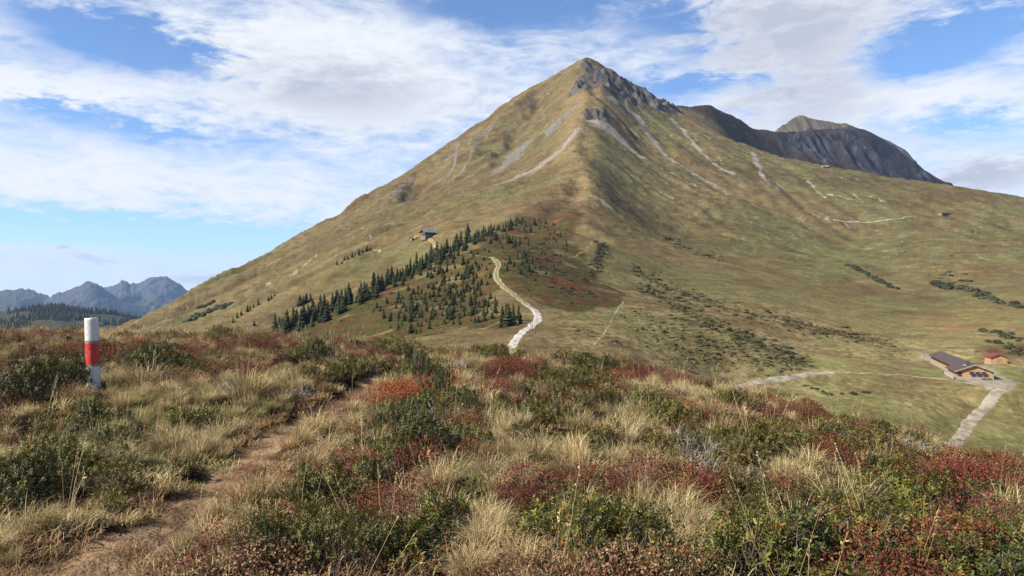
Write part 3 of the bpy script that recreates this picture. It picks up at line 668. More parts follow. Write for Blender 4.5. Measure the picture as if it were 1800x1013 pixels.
# ------------------------------------------------------------------ far ranges
M_far = principled('far_rock', rough=1.0, spec=.05, attr='col', noise=[(.004, .15, 0), (.02, .12, 0)])
def far_range(name, crest, depth, foot_d, foot_py, rocky, seed, px0, px1, nu=360, nv=90, amp=1.0, SP=.07, rock=(106, 106, 114), grass=(92, 88, 66), JAG=-7.0):
    pxs = np.linspace(px0, px1, nu); t = np.linspace(0, 1.35, nv)
    PXg, Tg = np.meshgrid(pxs, t)
    c_py = np.interp(pxs, [c[0] for c in crest], [c[1] for c in crest])
    Yg = foot_d + (depth - foot_d) * Tg; u = (PXg - CX) / FPX; Xg = u * Yg
    jag = -(ridged(pxs / 11, pxs * 0 + seed, 4, seed + 9) - .55) * JAG / FPX * depth
    zc = (CY - c_py) / FPX * depth; zf = (CY - foot_py) / FPX * foot_d
    prof = np.where(Tg <= 1, Tg ** 1.45, 1 - (Tg - 1) * 1.6)
    base = zf + (zc[None, :] - zf) * prof
    base = base + jag[None, :] * np.clip(1 - np.abs(Tg - 1) * 5, 0, 1) ** 2
    k_ = (depth - foot_d)
    spur = ridged(Xg / (k_ * SP) + .35 * fbm(Xg / k_ * 3, Yg / k_ * 3, 3, seed), Yg / (k_ * .55), 4, seed + 1) - .55
    env = np.clip(Tg * (1.02 - Tg) * 4, 0, 1) if not rocky else np.clip(Tg * (1.06 - Tg) * 3.6, 0.04, 1)
    Zg_ = base + spur * env * (zc.max() - zf) * .34 * amp + (fbm(Xg / (k_ * .022), Yg / (k_ * .03), 4, seed + 2) - .5) * np.maximum(env, .25) * (zc.max() - zf) * .13 * amp
    hfrac = (Zg_ - zf) / (zc.max() - zf)
    c = np.broadcast_to(alb(*grass), Xg.shape + (3,)).copy()
    c = lerp(c, alb(100, 100, 56), sstep(.4, .6, fbm(Xg / (k_ * .1), Yg / (k_ * .1), 3, seed + 3)))
    c = lerp(c, alb(42, 50, 32), sstep(.45, .55, fbm(Xg / (k_ * .09), Yg / (k_ * .09), 4, seed + 4) + (.32 - hfrac) * .9))
    if rocky:
        rw = sstep(.36, .60, hfrac + (fbm(Xg / (k_ * .07), Yg / (k_ * .07), 4, seed + 5) - .5) * .5)
        c = lerp(c, alb(*rock), rw * .95); c = lerp(c, alb(96, 92, 86), rw * sstep(.48, .62, fbm(Xg / (k_ * .03), Yg / (k_ * .1), 3, seed + 6)) * .8)
    i_ = (np.arange(nv - 1)[:, None] * nu + np.arange(nu - 1)[None, :]).ravel()
    o = mesh_np(name, np.stack((Xg, Yg, Zg_), -1).reshape(-1, 3), quads=np.stack((i_, i_ + 1, i_ + nu + 1, i_ + nu), -1), mat=M_far, col=c.reshape(-1, 3), smooth=True)
    tag(o, kind='structure'); return o, (Xg, Yg, Zg_)
far_range('distant_mountain', [(-900, 540), (-600, 505), (-420, 528), (-200, 512), (-60, 518), (0, 513), (22, 509), (28, 507), (48, 508), (62, 512), (80, 519), (100, 526), (160, 545)], 10500, 7500, 590, False, 200, -850, 165, nu=700)
far_range('distant_mountain', [(60, 545), (92, 519), (115, 512), (138, 503), (146, 497), (160, 494), (170, 498), (178, 505), (190, 512), (215, 530), (300, 560)], 10000, 7000, 595, True, 210, 55, 320, amp=.8)
far_range('distant_mountain', [(150, 540), (178, 508), (190, 504), (205, 498), (214, 493.5), (222, 494), (230, 500), (233, 498), (240, 500), (247, 499), (256, 492), (262, 488), (272, 486.5), (284, 485.5), (292, 487), (298, 491), (308, 496), (318, 503), (328, 511), (340, 517), (352, 525), (420, 560)], 11500, 7800, 590, True, 220, 150, 430)
far_range('distant_mountain', [(300, 540), (340, 512), (360, 508), (384, 501), (396, 505), (420, 515), (500, 540)], 19000, 26000, 560, False, 230, 300, 520, nu=160, nv=40, amp=.6)
# the bare peak that looks over the dark cliff on the right
o, _ = far_range('distant_peak', [(1300, 262), (1350, 240), (1362, 232), (1374, 222), (1385, 213), (1396, 206), (1405, 203), (1416, 206), (1440, 212), (1465, 215), (1490, 219), (1520, 229), (1545, 241), (1565, 250), (1590, 264), (1610, 282), (1640, 330), (1700, 430)], 3300, 2850, 330, True, 240, 1290, 1690, nu=240, nv=90, amp=.5, SP=.2, JAG=-2.0, rock=(134, 120, 98), grass=(110, 96, 66))
# wooded hill at the left
hill, (HX, HY, HZ) = far_range('wooded_hill', [(-900, 560), (-600, 540), (-200, 550), (-60, 549), (0, 547), (30, 544), (60, 543), (110, 542), (135, 548), (165, 550), (200, 553), (235, 562), (270, 572), (330, 590)], 2900, 1900, 640, False, 250, -800, 340, nu=420, nv=60, amp=.45, SP=.2, JAG=0)
vf = mesh_np('valley_floor', [(-12500, 1400, -460), (9500, 1400, -460), (9500, 21000, -460), (-12500, 21000, -460)], quads=[(0, 1, 2, 3)], mat=principled('valley', alb(90, 96, 56), rough=1, spec=.05))
tag(vf, kind='structure')

# ------------------------------------------------------------------ instancing of uncountable cover
def instancer(name, protos, pts, rot, scl, idxs, label, cat):
    col = bpy.data.collections.new(name + '_kinds')
    for i, p in enumerate(protos):
        p.name = '%s_kind_%02d' % (name, i); col.objects.link(p)
    me = bpy.data.meshes.new(name); me.from_pydata(np.asarray(pts, np.float32).tolist(), [], [])
    for nm, tp, arr, key in (('rot', 'FLOAT_VECTOR', rot, 'vector'), ('scl', 'FLOAT_VECTOR', scl, 'vector'), ('kind', 'INT', idxs, 'value')):
        a = me.attributes.new(nm, tp, 'POINT'); a.data.foreach_set(key, np.asarray(arr, np.int32 if tp == 'INT' else np.float32).ravel())
    o = bpy.data.objects.new(name, me); COL.objects.link(o)
    g = bpy.data.node_groups.new(name, 'GeometryNodeTree')
    g.interface.new_socket('Geometry', in_out='INPUT', socket_type='NodeSocketGeometry'); g.interface.new_socket('Geometry', in_out='OUTPUT', socket_type='NodeSocketGeometry')
    N = g.nodes; L = g.links
    gi = N.new('NodeGroupInput'); go = N.new('NodeGroupOutput'); ip = N.new('GeometryNodeInstanceOnPoints'); ci = N.new('GeometryNodeCollectionInfo')
    ci.inputs[0].default_value = col; ci.inputs['Separate Children'].default_value = True; ci.inputs['Reset Children'].default_value = True
    def at(nm, tp):
        n_ = N.new('GeometryNodeInputNamedAttribute'); n_.data_type = tp; n_.inputs[0].default_value = nm
        return [s for s in n_.outputs if s.enabled and s.name == 'Attribute'][0]
    L.new(gi.outputs[0], ip.inputs['Points']); L.new(ci.outputs[0], ip.inputs['Instance']); ip.inputs['Pick Instance'].default_value = True
    L.new(at('kind', 'INT'), ip.inputs['Instance Index'])
    er = N.new('FunctionNodeEulerToRotation'); L.new(at('rot', 'FLOAT_VECTOR'), er.inputs[0]); L.new(er.outputs[0], ip.inputs['Rotation'])
    L.new(at('scl', 'FLOAT_VECTOR'), ip.inputs['Scale']); L.new(ip.outputs[0], go.inputs[0])
    md = o.modifiers.new('scatter', 'NODES'); md.node_group = g
    tag(o, label, cat, kind='stuff'); return o

# ------------------------------------------------------------------ spruces
def leaf_mat(name, rough=.65, spec=.25, trans=.2, var=.25, attr='col'):
    m = bpy.data.materials.new(name); m.use_nodes = True; nt = m.node_tree; L = nt.links
    b = nt.nodes['Principled BSDF']; b.inputs['Roughness'].default_value = rough; b.inputs['Specular IOR Level'].default_value = spec
    a = nt.nodes.new('ShaderNodeAttribute'); a.attribute_name = attr
    oi = nt.nodes.new('ShaderNodeObjectInfo'); mr = nt.nodes.new('ShaderNodeMapRange'); mr.inputs[3].default_value = 1 - var; mr.inputs[4].default_value = 1 + var
    L.new(oi.outputs['Random'], mr.inputs[0])
    v = nt.nodes.new('ShaderNodeVectorMath'); v.operation = 'SCALE'; L.new(a.outputs['Color'], v.inputs[0]); L.new(mr.outputs[0], v.inputs['Scale'])
    L.new(v.outputs[0], b.inputs['Base Color'])
    if trans:
        t = nt.nodes.new('ShaderNodeBsdfTranslucent'); L.new(v.outputs[0], t.inputs[0])
        mx = nt.nodes.new('ShaderNodeMixShader'); mx.inputs[0].default_value = trans
        L.new(b.outputs[0], mx.inputs[1]); L.new(t.outputs[0], mx.inputs[2]); L.new(mx.outputs[0], nt.nodes['Material Output'].inputs[0])
    return m
M_needle = leaf_mat('spruce_needles', .8, .15, .1, .35)
M_bark = principled('spruce_bark', (.09, .065, .045), rough=.95, noise=[(6, .3, 0)])
def spruce_crown(seed, slim):
    r = random.Random(seed); V_, T_, C_ = [], [], []
    whorls = 17
    for w in range(whorls):
        h = .05 + .93 * (w / (whorls - 1)) ** .95
        R = slim * (1.06 - h) ** .82 * (0.66 + .62 * r.random())
        nb_ = 9 if h < .6 else (7 if h < .85 else 5)
        a0 = r.random() * 6.28
        for b in range(nb_):
            a = a0 + 6.283 * (b + r.uniform(-.3, .3)) / nb_; L_ = R * r.uniform(.72, 1.15)
            ca, sa = math.cos(a), math.sin(a); wd = L_ * r.uniform(.28, .42) + .008; z0 = h + r.uniform(-.02, .02)
            dz = -L_ * r.uniform(.18, .45)
            k0 = len(V_)
            V_ += [(0, 0, z0 + .012), (ca * L_ * .55 - sa * wd, sa * L_ * .55 + ca * wd, z0 + dz * .62 - .012), (ca * L_ * .55 + sa * wd, sa * L_ * .55 - ca * wd, z0 + dz * .62 - .012),
                   (ca * L_, sa * L_, z0 + dz), (ca * L_ * .6, sa * L_ * .6, z0 + dz * .4 + .012), (ca * L_ * .5, sa * L_ * .5, z0 + dz * .5 - .055)]
            T_ += [(k0, k0 + 4, k0 + 1), (k0, k0 + 2, k0 + 4), (k0 + 4, k0 + 3, k0 + 1), (k0 + 4, k0 + 2, k0 + 3), (k0, k0 + 1, k0 + 5), (k0, k0 + 5, k0 + 2), (k0 + 5, k0 + 3, k0 + 2), (k0 + 5, k0 + 1, k0 + 3)]
            s = r.uniform(.7, 1.3); C_ += [np.array((.040, .048, .019)) * s] * 6
    k0 = len(V_); V_ += [(.012, 0, .93), (-.006, .011, .93), (-.006, -.011, .93), (0, 0, 1.02)]; T_ += [(k0, k0 + 1, k0 + 3), (k0 + 1, k0 + 2, k0 + 3), (k0 + 2, k0, k0 + 3)]; C_ += [np.array((.034, .046, .02))] * 4
    o = mesh_np('crown', V_, tris=T_, mat=M_needle, col=np.array(C_), link=False); return o.data
def trunk_mesh():
    V_, F_ = [], []; n_ = 7
    for i, (z, r) in enumerate(((-.12, .026), (0, .022), (.3, .017), (.65, .009), (.97, .002))):
        for k_ in range(n_): V_.append((r * math.cos(6.283 * k_ / n_), r * math.sin(6.283 * k_ / n_), z))
    for i in range(4):
        for k_ in range(n_): F_.append((i * n_ + k_, i * n_ + (k_ + 1) % n_, (i + 1) * n_ + (k_ + 1) % n_, (i + 1) * n_ + k_))
    return mesh_np('trunk', V_, quads=F_, mat=M_bark, link=False, smooth=True).data
CROWNS = [spruce_crown(11, .17), spruce_crown(12, .20), spruce_crown(13, .23), spruce_crown(14, .28), spruce_crown(15, .19)]
TRUNK = trunk_mesh()
def spruce(x, y, h, kind, label, group):
    z = on_ground(x, y)
    e = empty('spruce_tree', (x, y, z - .05 * h * .2), random.uniform(0, 6.28), (h * random.uniform(1.0, 1.6),) * 2 + (h,))
    for nm, me in (('trunk', TRUNK), ('crown', CROWNS[kind])):
        o = bpy.data.objects.new(nm, me); COL.objects.link(o); o.parent = e
    e.rotation_euler = (random.gauss(0, .03), random.gauss(0, .03), e.rotation_euler.z); tag(e, label, 'tree', group); return e
r_ = random.Random(5)
tree_n = 0
def plant(px, py, hpx, kind, label, group, dmin=230):
    global tree_n
    x, y, z = hit(px, py, dmin)
    if y > 1250: return
    spruce(x, y, max(1.2, hpx / FPX * y), kind, label, group); tree_n += 1
# dense dark row along the crest
crest = [(482, 584, 36), (520, 574, 48), (560, 558, 46), (600, 540, 46), (640, 524, 40), (680, 503, 36), (720, 483, 36), (760, 459, 36), (800, 437, 32), (830, 422, 26), (860, 409, 22), (900, 393, 17), (925, 384, 12)]
cp = np.array(crest, float)
s = 0.0; px = 482.0
while px < 925:
    py, hp_ = np.interp(px, cp[:, 0], cp[:, 1]), np.interp(px, cp[:, 0], cp[:, 2])
    low = px < 660
    plant(px + r_.uniform(-2, 2), py + r_.uniform(-1, 5), hp_ * r_.choice((r_.uniform(.35, .7), r_.uniform(.6, 1.0))), r_.choice((0, 0, 1, 4, 2)),
          'tall dark spruce in the dense lower tree row' if low else 'dark spruce in the upper stretch of the crest tree row',
          'spruces in the lower tree row' if low else 'spruces in the upper tree row')
    if r_.random() < .36:
        plant(px + r_.uniform(-3, 6), py + r_.uniform(5, 13), hp_ * r_.uniform(.4, .8), r_.choice((1, 2, 3)),
              'smaller spruce along the front of the dark tree row', 'spruces at the front of the row')
    px += r_.uniform(2.4, 5.0)
plant(822, 421, 30, 1, 'tallest pointed spruce standing above the crest row right of the chalet', None)
# scattered young spruces on the heath
ZB = [(655, 545), (700, 520), (745, 490), (790, 455), (850, 458), (864, 478), (862, 500), (850, 515), (872, 528), (888, 545), (850, 572), (780, 574), (725, 590), (680, 575)]
def scatter(poly, n_, hmin, hmax, label, group, clump=0.0, dmin=230):
    xs = [p[0] for p in poly]; ys = [p[1] for p in poly]; done = 0; tries = 0
    while done < n_ and tries < 4000:
        tries += 1; px, py = r_.uniform(min(xs), max(xs)), r_.uniform(min(ys), max(ys))
        if not inpoly(np.array([px]), np.array([py]), poly)[0]: continue
        if clump and vnoise(np.array([px / 22.0]), np.array([py / 16.0]), 300)[0] < clump: continue
        plant(px, py, r_.uniform(hmin, hmax) * r_.uniform(.7, 1.1), r_.choice((2, 3, 3, 1)), label, group, dmin); done += 1
scatter(ZB, 58, 13, 24, 'young spruce on the heath left of the winding track', 'young spruces left of the track', .45)
small = []
def scatter_small(poly, n_, hmin, hmax):
    xs = [p[0] for p in poly]; ys = [p[1] for p in poly]; k_ = 0
    while k_ < n_:
        px, py = r_.uniform(min(xs), max(xs)), r_.uniform(min(ys), max(ys))
        if inpoly(np.array([px]), np.array([py]), poly)[0]:
            k_ += 1; x, y, z = hit(px, py, 230)
            if y < 900: small.append((x, y, z, r_.uniform(hmin, hmax) / FPX * y))
scatter_small(ZB, 260, 4, 13); scatter_small([(800, 445), (850, 418), (900, 398), (960, 385), (1000, 420), (990, 470), (940, 500), (900, 470)], 80, 3, 8)
scatter([(878, 470), (872, 440), (905, 420), (945, 440), (950, 475), (905, 485)], 22, 9, 18, 'young spruce just right of the upper track', 'young spruces right of the track', .35)
scatter([(800, 445), (850, 418), (900, 398), (945, 392), (948, 425), (900, 425), (860, 440)], 20, 8, 18, 'young spruce below the upper end of the tree row', 'young spruces below the upper row', .3)
scatter([(905, 470), (990, 400), (1000, 450), (960, 520), (925, 510)], 9, 5, 10, 'small stunted spruce alone on open red heath', 'stunted spruces on the open heath')
for px, py, h_ in ((884, 571, 34), (894, 573, 40), (903, 569, 36), (890, 562, 30), (911, 563, 28), (915, 570, 20), (880, 576, 20)):
    plant(px, py, h_, r_.choice((2, 3)), 'bushy spruce in the clump left of the track bend', 'spruces in the clump by the track', 215)
plant(721, 586, 20, 3, 'lone small spruce just behind the heath edge on the pale meadow', None)
far_left = [(592, 466, 8), (601, 464, 6), (605, 458, 7), (611, 456, 7), (619, 453, 8), (624, 450, 7), (631, 449, 11), (637, 445, 7), (645, 443, 10), (650, 439, 5)]
for px, py, h_ in far_left: plant(px, py, h_ * 1.15, 3, 'tiny spruce in the short row below the chalet', 'spruces in the short row', 600)
for px, py, h_ in ((527, 538, 20), (533, 535, 16), (538, 533, 18), (546, 529, 15)): plant(px, py, h_, 3, 'spruce in the small group behind the lower row', 'spruces of the small group', 430)
for px, py, h_ in ((454, 537, 11), (446, 541, 8), (440, 544, 8), (435, 548, 13), (424, 554, 9), (417, 559, 11), (410, 568, 11), (472, 529, 9), (477, 526, 9), (483, 521, 6), (447, 573, 10), (516, 547, 6)):
    plant(px, py, h_, 3, 'small spruce in the loose line on the left slope', 'spruces in the loose line', 480)

# ------------------------------------------------------------------ alder and juniper scrub
M_scrub = leaf_mat('scrub_leaves', .75, .15, .15, .35)
def bush_mesh(seed, n_, cols, flat=.55, leaf=.10):
    r = np.random.default_rng(seed); V_, T_, C_ = [], [], []
    lobes = [(r.uniform(-.45, .45), r.uniform(-.45, .45), r.uniform(.35, .6)) for _ in range(6)]
    for i in range(n_):
        lx, ly, lr = lobes[i % 6]; d = r.normal(size=3); d /= np.linalg.norm(d); d[2] = abs(d[2])
        p = np.array((lx, ly, 0)) + d * lr * r.uniform(.75, 1.05); p[2] *= flat * 1.6
        t = r.normal(size=3); t -= d * (t @ d); t /= np.linalg.norm(t); b = np.cross(d, t); s = leaf * r.uniform(.6, 1.4)
        d2 = d * s * r.uniform(-.6, .6); k0 = len(V_)
        V_ += [p - t * s - b * s * .6, p + t * s * .9 - b * s * .5 + d2, p + t * s + b * s * .7, p - t * s * .8 + b * s * .6 + d2]; T_ += [(k0, k0 + 1, k0 + 2, k0 + 3)]
        C_ += [np.array(cols[int(r.integers(len(cols)))]) * r.uniform(.7, 1.3)] * 4
    return mesh_np('scrub', V_, quads=T_, mat=M_scrub, col=np.array(C_), link=False)
DG = [(.044, .05, .022), (.056, .06, .026), (.036, .04, .02)]
ALDER = [bush_mesh(s_, 230, DG, .6, .12).data for s_ in (1, 2, 3)]
def alders(pts, label, group, dmin):
    for px, py, wpx in pts:
        x, y, z = hit(px, py, dmin); w_ = wpx / FPX * y * .80
        o = bpy.data.objects.new('alder_bush', r_.choice(ALDER)); COL.objects.link(o)
        o.location = (x, y, z - .1 * w_); o.rotation_euler = (0, 0, r_.uniform(0, 6.28)); o.scale = (w_ * r_.uniform(.9, 1.3), w_ * r_.uniform(.9, 1.3), w_ * r_.uniform(.9, 1.35))
        tag(o, label, 'bush', group)
def along(pl, n_, j, wmin, wmax):
    pl = np.array(pl, float); t = np.linspace(0, len(pl) - 1, n_)
    return [(np.interp(a, range(len(pl)), pl[:, 0]) + r_.uniform(-j, j), np.interp(a, range(len(pl)), pl[:, 1]) + r_.uniform(-j * .5, j * .5), r_.uniform(wmin, wmax)) for a in t]
alders(along([(1492, 466), (1520, 481), (1545, 495), (1572, 508)], 26, 3, 7, 12), 'dark alder bush in the right-hand gully strip', 'alders in the gully strip', 400)
alders(along([(1640, 500), (1690, 508), (1720, 515), (1745, 527), (1790, 540)], 40, 7, 6, 15), 'dark alder bush in the band near the right edge', 'alders in the right band', 400)
alders(along([(1725, 580), (1760, 588), (1800, 600)], 26, 6, 6, 12), 'grey-green alder bush on the slope above the shed', 'alders above the shed', 300)
alders(along([(1740, 600), (1775, 612), (1800, 625)], 24, 8, 6, 12), 'green bush on the reddish slope beside the shed', 'bushes beside the shed', 300)
alders(along([(326, 568), (350, 556), (380, 545), (408, 534)], 34, 3, 7, 13), 'dark bush in the thick left scrub strip', 'bushes in the left scrub strip', 700)
alders(along([(348, 543), (376, 531)], 8, 2, 6, 9), 'dark bush in the short upper left strip', 'bushes in the upper left strip', 700)
alders(along([(1415, 680), (1440, 688), (1465, 694), (1520, 690)], 9, 3, 6, 11), 'small dark juniper on pasture below the gravel track', 'junipers on the near pasture', 190)
# uncounted dark tufts and dwarf shrubs of the saddle and the flank
TUFT = [bush_mesh(21, 70, [(.06, .062, .026), (.075, .07, .03), (.05, .05, .022)], .5, .2), bush_mesh(22, 70, [(.10, .055, .032), (.075, .06, .03)], .45, .2), bush_mesh(23, 60, [(.12, .108, .048), (.085, .082, .036)], .4, .22)]
tp, tk = [], []
BANDS = [([(1110, 470), (1180, 510), (1270, 540), (1380, 570), (1470, 590), (1560, 605)], 11, 700, (0, 0, 1)), ([(1120, 500), (1230, 560), (1330, 605), (1420, 638)], 12, 800, (0, 0, 2)), ([(1060, 430), (1050, 460), (1040, 490)], 9, 160, (0, 0, 1)),
         ([(1380, 560), (1450, 580), (1560, 603)], 4, 260, (1,)), ([(1160, 420), (1280, 460)], 8, 120, (0, 2)), ([(1010, 580), (1050, 590), (1100, 610)], 6, 60, (0, 1)), ([(1190, 575), (1250, 605), (1340, 632), (1400, 640)], 18, 600, (0, 2, 2)),
         ([(1100, 560), (1180, 600), (1260, 640)], 26, 500, (2,)), ([(560, 560), (700, 520), (800, 540)], 22, 300, (0, 1, 2)), ([(880, 440), (960, 460), (1010, 520)], 28, 300, (0, 1, 0)), ([(1640, 470), (1700, 500)], 14, 60, (0, 1))]
UVA = []
for pl, wid_, n_, kinds in BANDS:
    pl = np.array(pl, float)
    for _ in range(n_):
        a = r_.uniform(0, len(pl) - 1); px = np.interp(a, range(len(pl)), pl[:, 0]) + r_.gauss(0, wid_ * .8); py = np.interp(a, range(len(pl)), pl[:, 1]) + r_.gauss(0, wid_ * .55)
        UVA.append((px, py, r_.choice(kinds)))
pts, sc_ = [], []
for px, py, kd in UVA:
    u = (px - CX) / FPX; t = (CY - py) / FPX; j = int(np.searchsorted(CU, u)); i0 = int(np.searchsorted(RY, 205))
    w = np.nonzero(TT[i0:, j] >= t)[0]
    if len(w) == 0: continue
    i = i0 + int(w[0]); y = RY[i]; pts.append((u * y, y)); sc_.append(min(9.0, 1.2 + r_.expovariate(.45)) / FPX * y * .8 + .1); tk.append(kd)
pts = np.array(pts); zz = height(pts[:, 0], pts[:, 1]); n_ = len(pts); sc_ = np.array(sc_)
instancer('dwarf_scrub', TUFT, np.column_stack((pts, zz)), np.column_stack((np.zeros((n_, 2)), rng.uniform(0, 6.28, n_))), np.column_stack((sc_ * rng.uniform(.8, 1.9, n_), sc_ * rng.uniform(.8, 1.4, n_), sc_ * rng.uniform(.35, .65, n_))), tk,
          'dark dwarf shrubs dotted over the saddle and the flank of the mountain', 'scrub')
# small spruces too many to count
sm = np.array(small); ns = len(sm)
instancer('young_spruces', [bpy.data.objects.new('s', CROWNS[k_]) for k_ in (2, 3)], sm[:, :3] - (0, 0, .05), np.column_stack((np.zeros((ns, 2)), rng.uniform(0, 6.28, ns))), np.column_stack((sm[:, 3] * 1.6, sm[:, 3] * 1.6, sm[:, 3])), rng.integers(0, 2, ns), 'knee-high spruce seedlings over the red heath', 'seedlings')
# wood on the far hill
FW = [bpy.data.objects.new('s', CROWNS[k_]) for k_ in (0, 1, 2)]
hi = rng.integers(0, HX.size, 26000); fx_, fy_, fz_ = HX.ravel()[hi] + rng.uniform(-8, 8, 26000), HY.ravel()[hi] + rng.uniform(-10, 10, 26000), HZ.ravel()[hi]
keep = (fbm(fx_ / 210, fy_ / 210, 3, 310) + .00035 * (fx_ + 1250) + .00018 * (2700 - fy_) > .47)
fx_, fy_, fz_ = fx_[keep], fy_[keep], fz_[keep]; n_ = len(fx_); hh = rng.uniform(12, 27, n_)
instancer('distant_wood', FW, np.column_stack((fx_, fy_, fz_ - 1)), np.column_stack((np.zeros((n_, 2)), rng.uniform(0, 6.28, n_))), np.column_stack((hh * 1.25, hh * 1.25, hh)), rng.integers(0, 3, n_), 'bluish conifer wood on the far hill behind the marker post', 'wood')
# white stones on the pastures
def stone(seed):
    r = np.random.default_rng(seed); bm = bmesh.new(); bmesh.ops.create_icosphere(bm, subdivisions=1, radius=.5)
    for v in bm.verts: v.co *= r.uniform(.7, 1.2); v.co.z *= .6
    me = bpy.data.meshes.new('stone'); bm.to_mesh(me); bm.free(); me.materials.append(M_stone); return bpy.data.objects.new('stone', me)
M_stone = principled('limestone', alb(205, 198, 182), rough=.95, noise=[(3, .2, 0)])
sp = along([(1560, 665), (1600, 676), (1640, 700)], 90, 9, 1, 2) + along([(1780, 640), (1700, 700)], 10, 20, 1, 2) + along([(1290, 380), (1400, 420), (1500, 445)], 110, 30, 1, 2) + along([(1680, 735), (1700, 745)], 40, 8, 1, 2) + along([(1560, 578), (1620, 590)], 50, 8, 1, 2) + along([(1300, 672), (1370, 660)], 60, 3, 1, 2) + along([(600, 440), (720, 415)], 50, 8, 1, 2) + along([(700, 545), (850, 565)], 14, 12, 1, 2)
pts = np.array([hit(a, b, 190) for a, b, c in sp]); n_ = len(pts); ss = np.clip(rng.uniform(.7, 2.0, n_) / FPX * pts[:, 1], .15, 2.2)
instancer('stones', [stone(1), stone(2), stone(3)], pts, rng.uniform(0, 6.28, (n_, 3)) * (0, 0, 1), np.column_stack((ss, ss, ss)), rng.integers(0, 3, n_), 'pale stones strewn over the pastures', 'stones')
# ------------------------------------------------------------------ buildings
def boxbm(bm, x0, x1, y0, y1, z0, z1):
    v = [bm.verts.new(p) for p in ((x0, y0, z0), (x1, y0, z0), (x1, y1, z0), (x0, y1, z0), (x0, y0, z1), (x1, y0, z1), (x1, y1, z1), (x0, y1, z1))]
    for f in ((0, 3, 2, 1), (4, 5, 6, 7), (0, 1, 5, 4), (1, 2, 6, 5), (2, 3, 7, 6), (3, 0, 4, 7)): bm.faces.new([v[i] for i in f])
def part(name, parent, mat, fn):
    bm = bmesh.new(); fn(bm); bmesh.ops.recalc_face_normals(bm, faces=bm.faces)
    me = bpy.data.meshes.new(name); bm.to_mesh(me); bm.free(); me.materials.append(mat)
    o = bpy.data.objects.new(name, me); COL.objects.link(o); o.parent = parent; return o
def prism(bm, prof, y0, y1):
    """profile in x,z swept along y"""
    a = [bm.verts.new((x, y0, z)) for x, z in prof]; b = [bm.verts.new((x, y1, z)) for x, z in prof]; n_ = len(prof)
    bm.faces.new(a); bm.faces.new(b[::-1])
    for i in range(n_): bm.faces.new((a[i], a[(i + 1) % n_], b[(i + 1) % n_], b[i]))
def wood_mat(name, c, plank=.22):
    m = bpy.data.materials.new(name); m.use_nodes = True; nt = m.node_tree; L = nt.links; b = nt.nodes['Principled BSDF']; b.inputs['Roughness'].default_value = .8
    tc = nt.nodes.new('ShaderNodeTexCoord'); sp_ = nt.nodes.new('ShaderNodeSeparateXYZ'); L.new(tc.outputs['Object'], sp_.inputs[0])
    ad = nt.nodes.new('ShaderNodeMath'); ad.operation = 'ADD'; L.new(sp_.outputs[0], ad.inputs[0]); L.new(sp_.outputs[1], ad.inputs[1])
    dv = nt.nodes.new('ShaderNodeMath'); dv.operation = 'DIVIDE'; dv.inputs[1].default_value = plank; L.new(ad.outputs[0], dv.inputs[0])
    fl_ = nt.nodes.new('ShaderNodeMath'); fl_.operation = 'FLOOR'; L.new(dv.outputs[0], fl_.inputs[0])
    wn = nt.nodes.new('ShaderNodeTexWhiteNoise'); wn.noise_dimensions = '1D'; L.new(fl_.outputs[0], wn.inputs['W'])
    nz_ = nt.nodes.new('ShaderNodeTexNoise'); nz_.inputs['Scale'].default_value = 1.2; L.new(tc.outputs['Object'], nz_.inputs['Vector'])
    sm = nt.nodes.new('ShaderNodeMath'); sm.operation = 'ADD'; L.new(wn.outputs[0], sm.inputs[0]); L.new(nz_.outputs[0], sm.inputs[1])
    mr = nt.nodes.new('ShaderNodeMapRange'); mr.inputs[2].default_value = 2; mr.inputs[3].default_value = .65; mr.inputs[4].default_value = 1.3; L.new(sm.outputs[0], mr.inputs[0])
    v = nt.nodes.new('ShaderNodeVectorMath'); v.operation = 'SCALE'; v.inputs[0].default_value = tuple(float(q) for q in c); L.new(mr.outputs[0], v.inputs['Scale']); L.new(v.outputs[0], b.inputs['Base Color'])
    return m
M_larch = wood_mat('larch_boards', alb(236, 182, 122, 1.15)); M_oldwood = wood_mat('weathered_boards', alb(112, 62, 42)); M_dark = principled('dark_opening', (.02, .018, .016), rough=.6)
M_roof = principled('brown_sheet_roof', alb(112, 92, 84), rough=.6, spec=.4, noise=[(.8, .08, 0)]); M_redroof = principled('red_sheet_roof', alb(176, 70, 74), rough=.5, spec=.3)
M_conc = principled('pale_concrete', alb(212, 206, 196), rough=.9, noise=[(1.5, .1, 0)]); M_metal = principled('flue_metal', (.05, .05, .055), rough=.4, spec=.5)
M_grey = principled('grey_slate_roof', alb(166, 170, 176), rough=.45, spec=.4, noise=[(.7, .12, 0)]); M_white = principled('white_render', alb(228, 222, 214), rough=.9)
M_panel = principled('solar_glass', (.02, .025, .04), rough=.35, spec=.3); M_frame = principled('panel_frame', (.55, .56, .58), rough=.4)
M_rubble = principled('rubble_stone', alb(170, 156, 140), rough=.95, noise=[(2.0, .3, 0)]); M_rust = principled('rusty_roof', alb(150, 108, 100), rough=.8, noise=[(1, .15, 0)])
M_trim = principled('roof_edge', alb(236, 226, 210), rough=.7)
def roof_half(side, hw, eave, ridge, y0, y1, over, th=.16):
    def fn(bm):
        s = side; sl_ = (ridge - eave) / hw; xe = hw + over; ze = eave - sl_ * over
        prism(bm, [(0, ridge + .10), (s * xe, ze + .10), (s * xe, ze + .10 + th), (0, ridge + .10 + th)], y0, y1)
    return fn
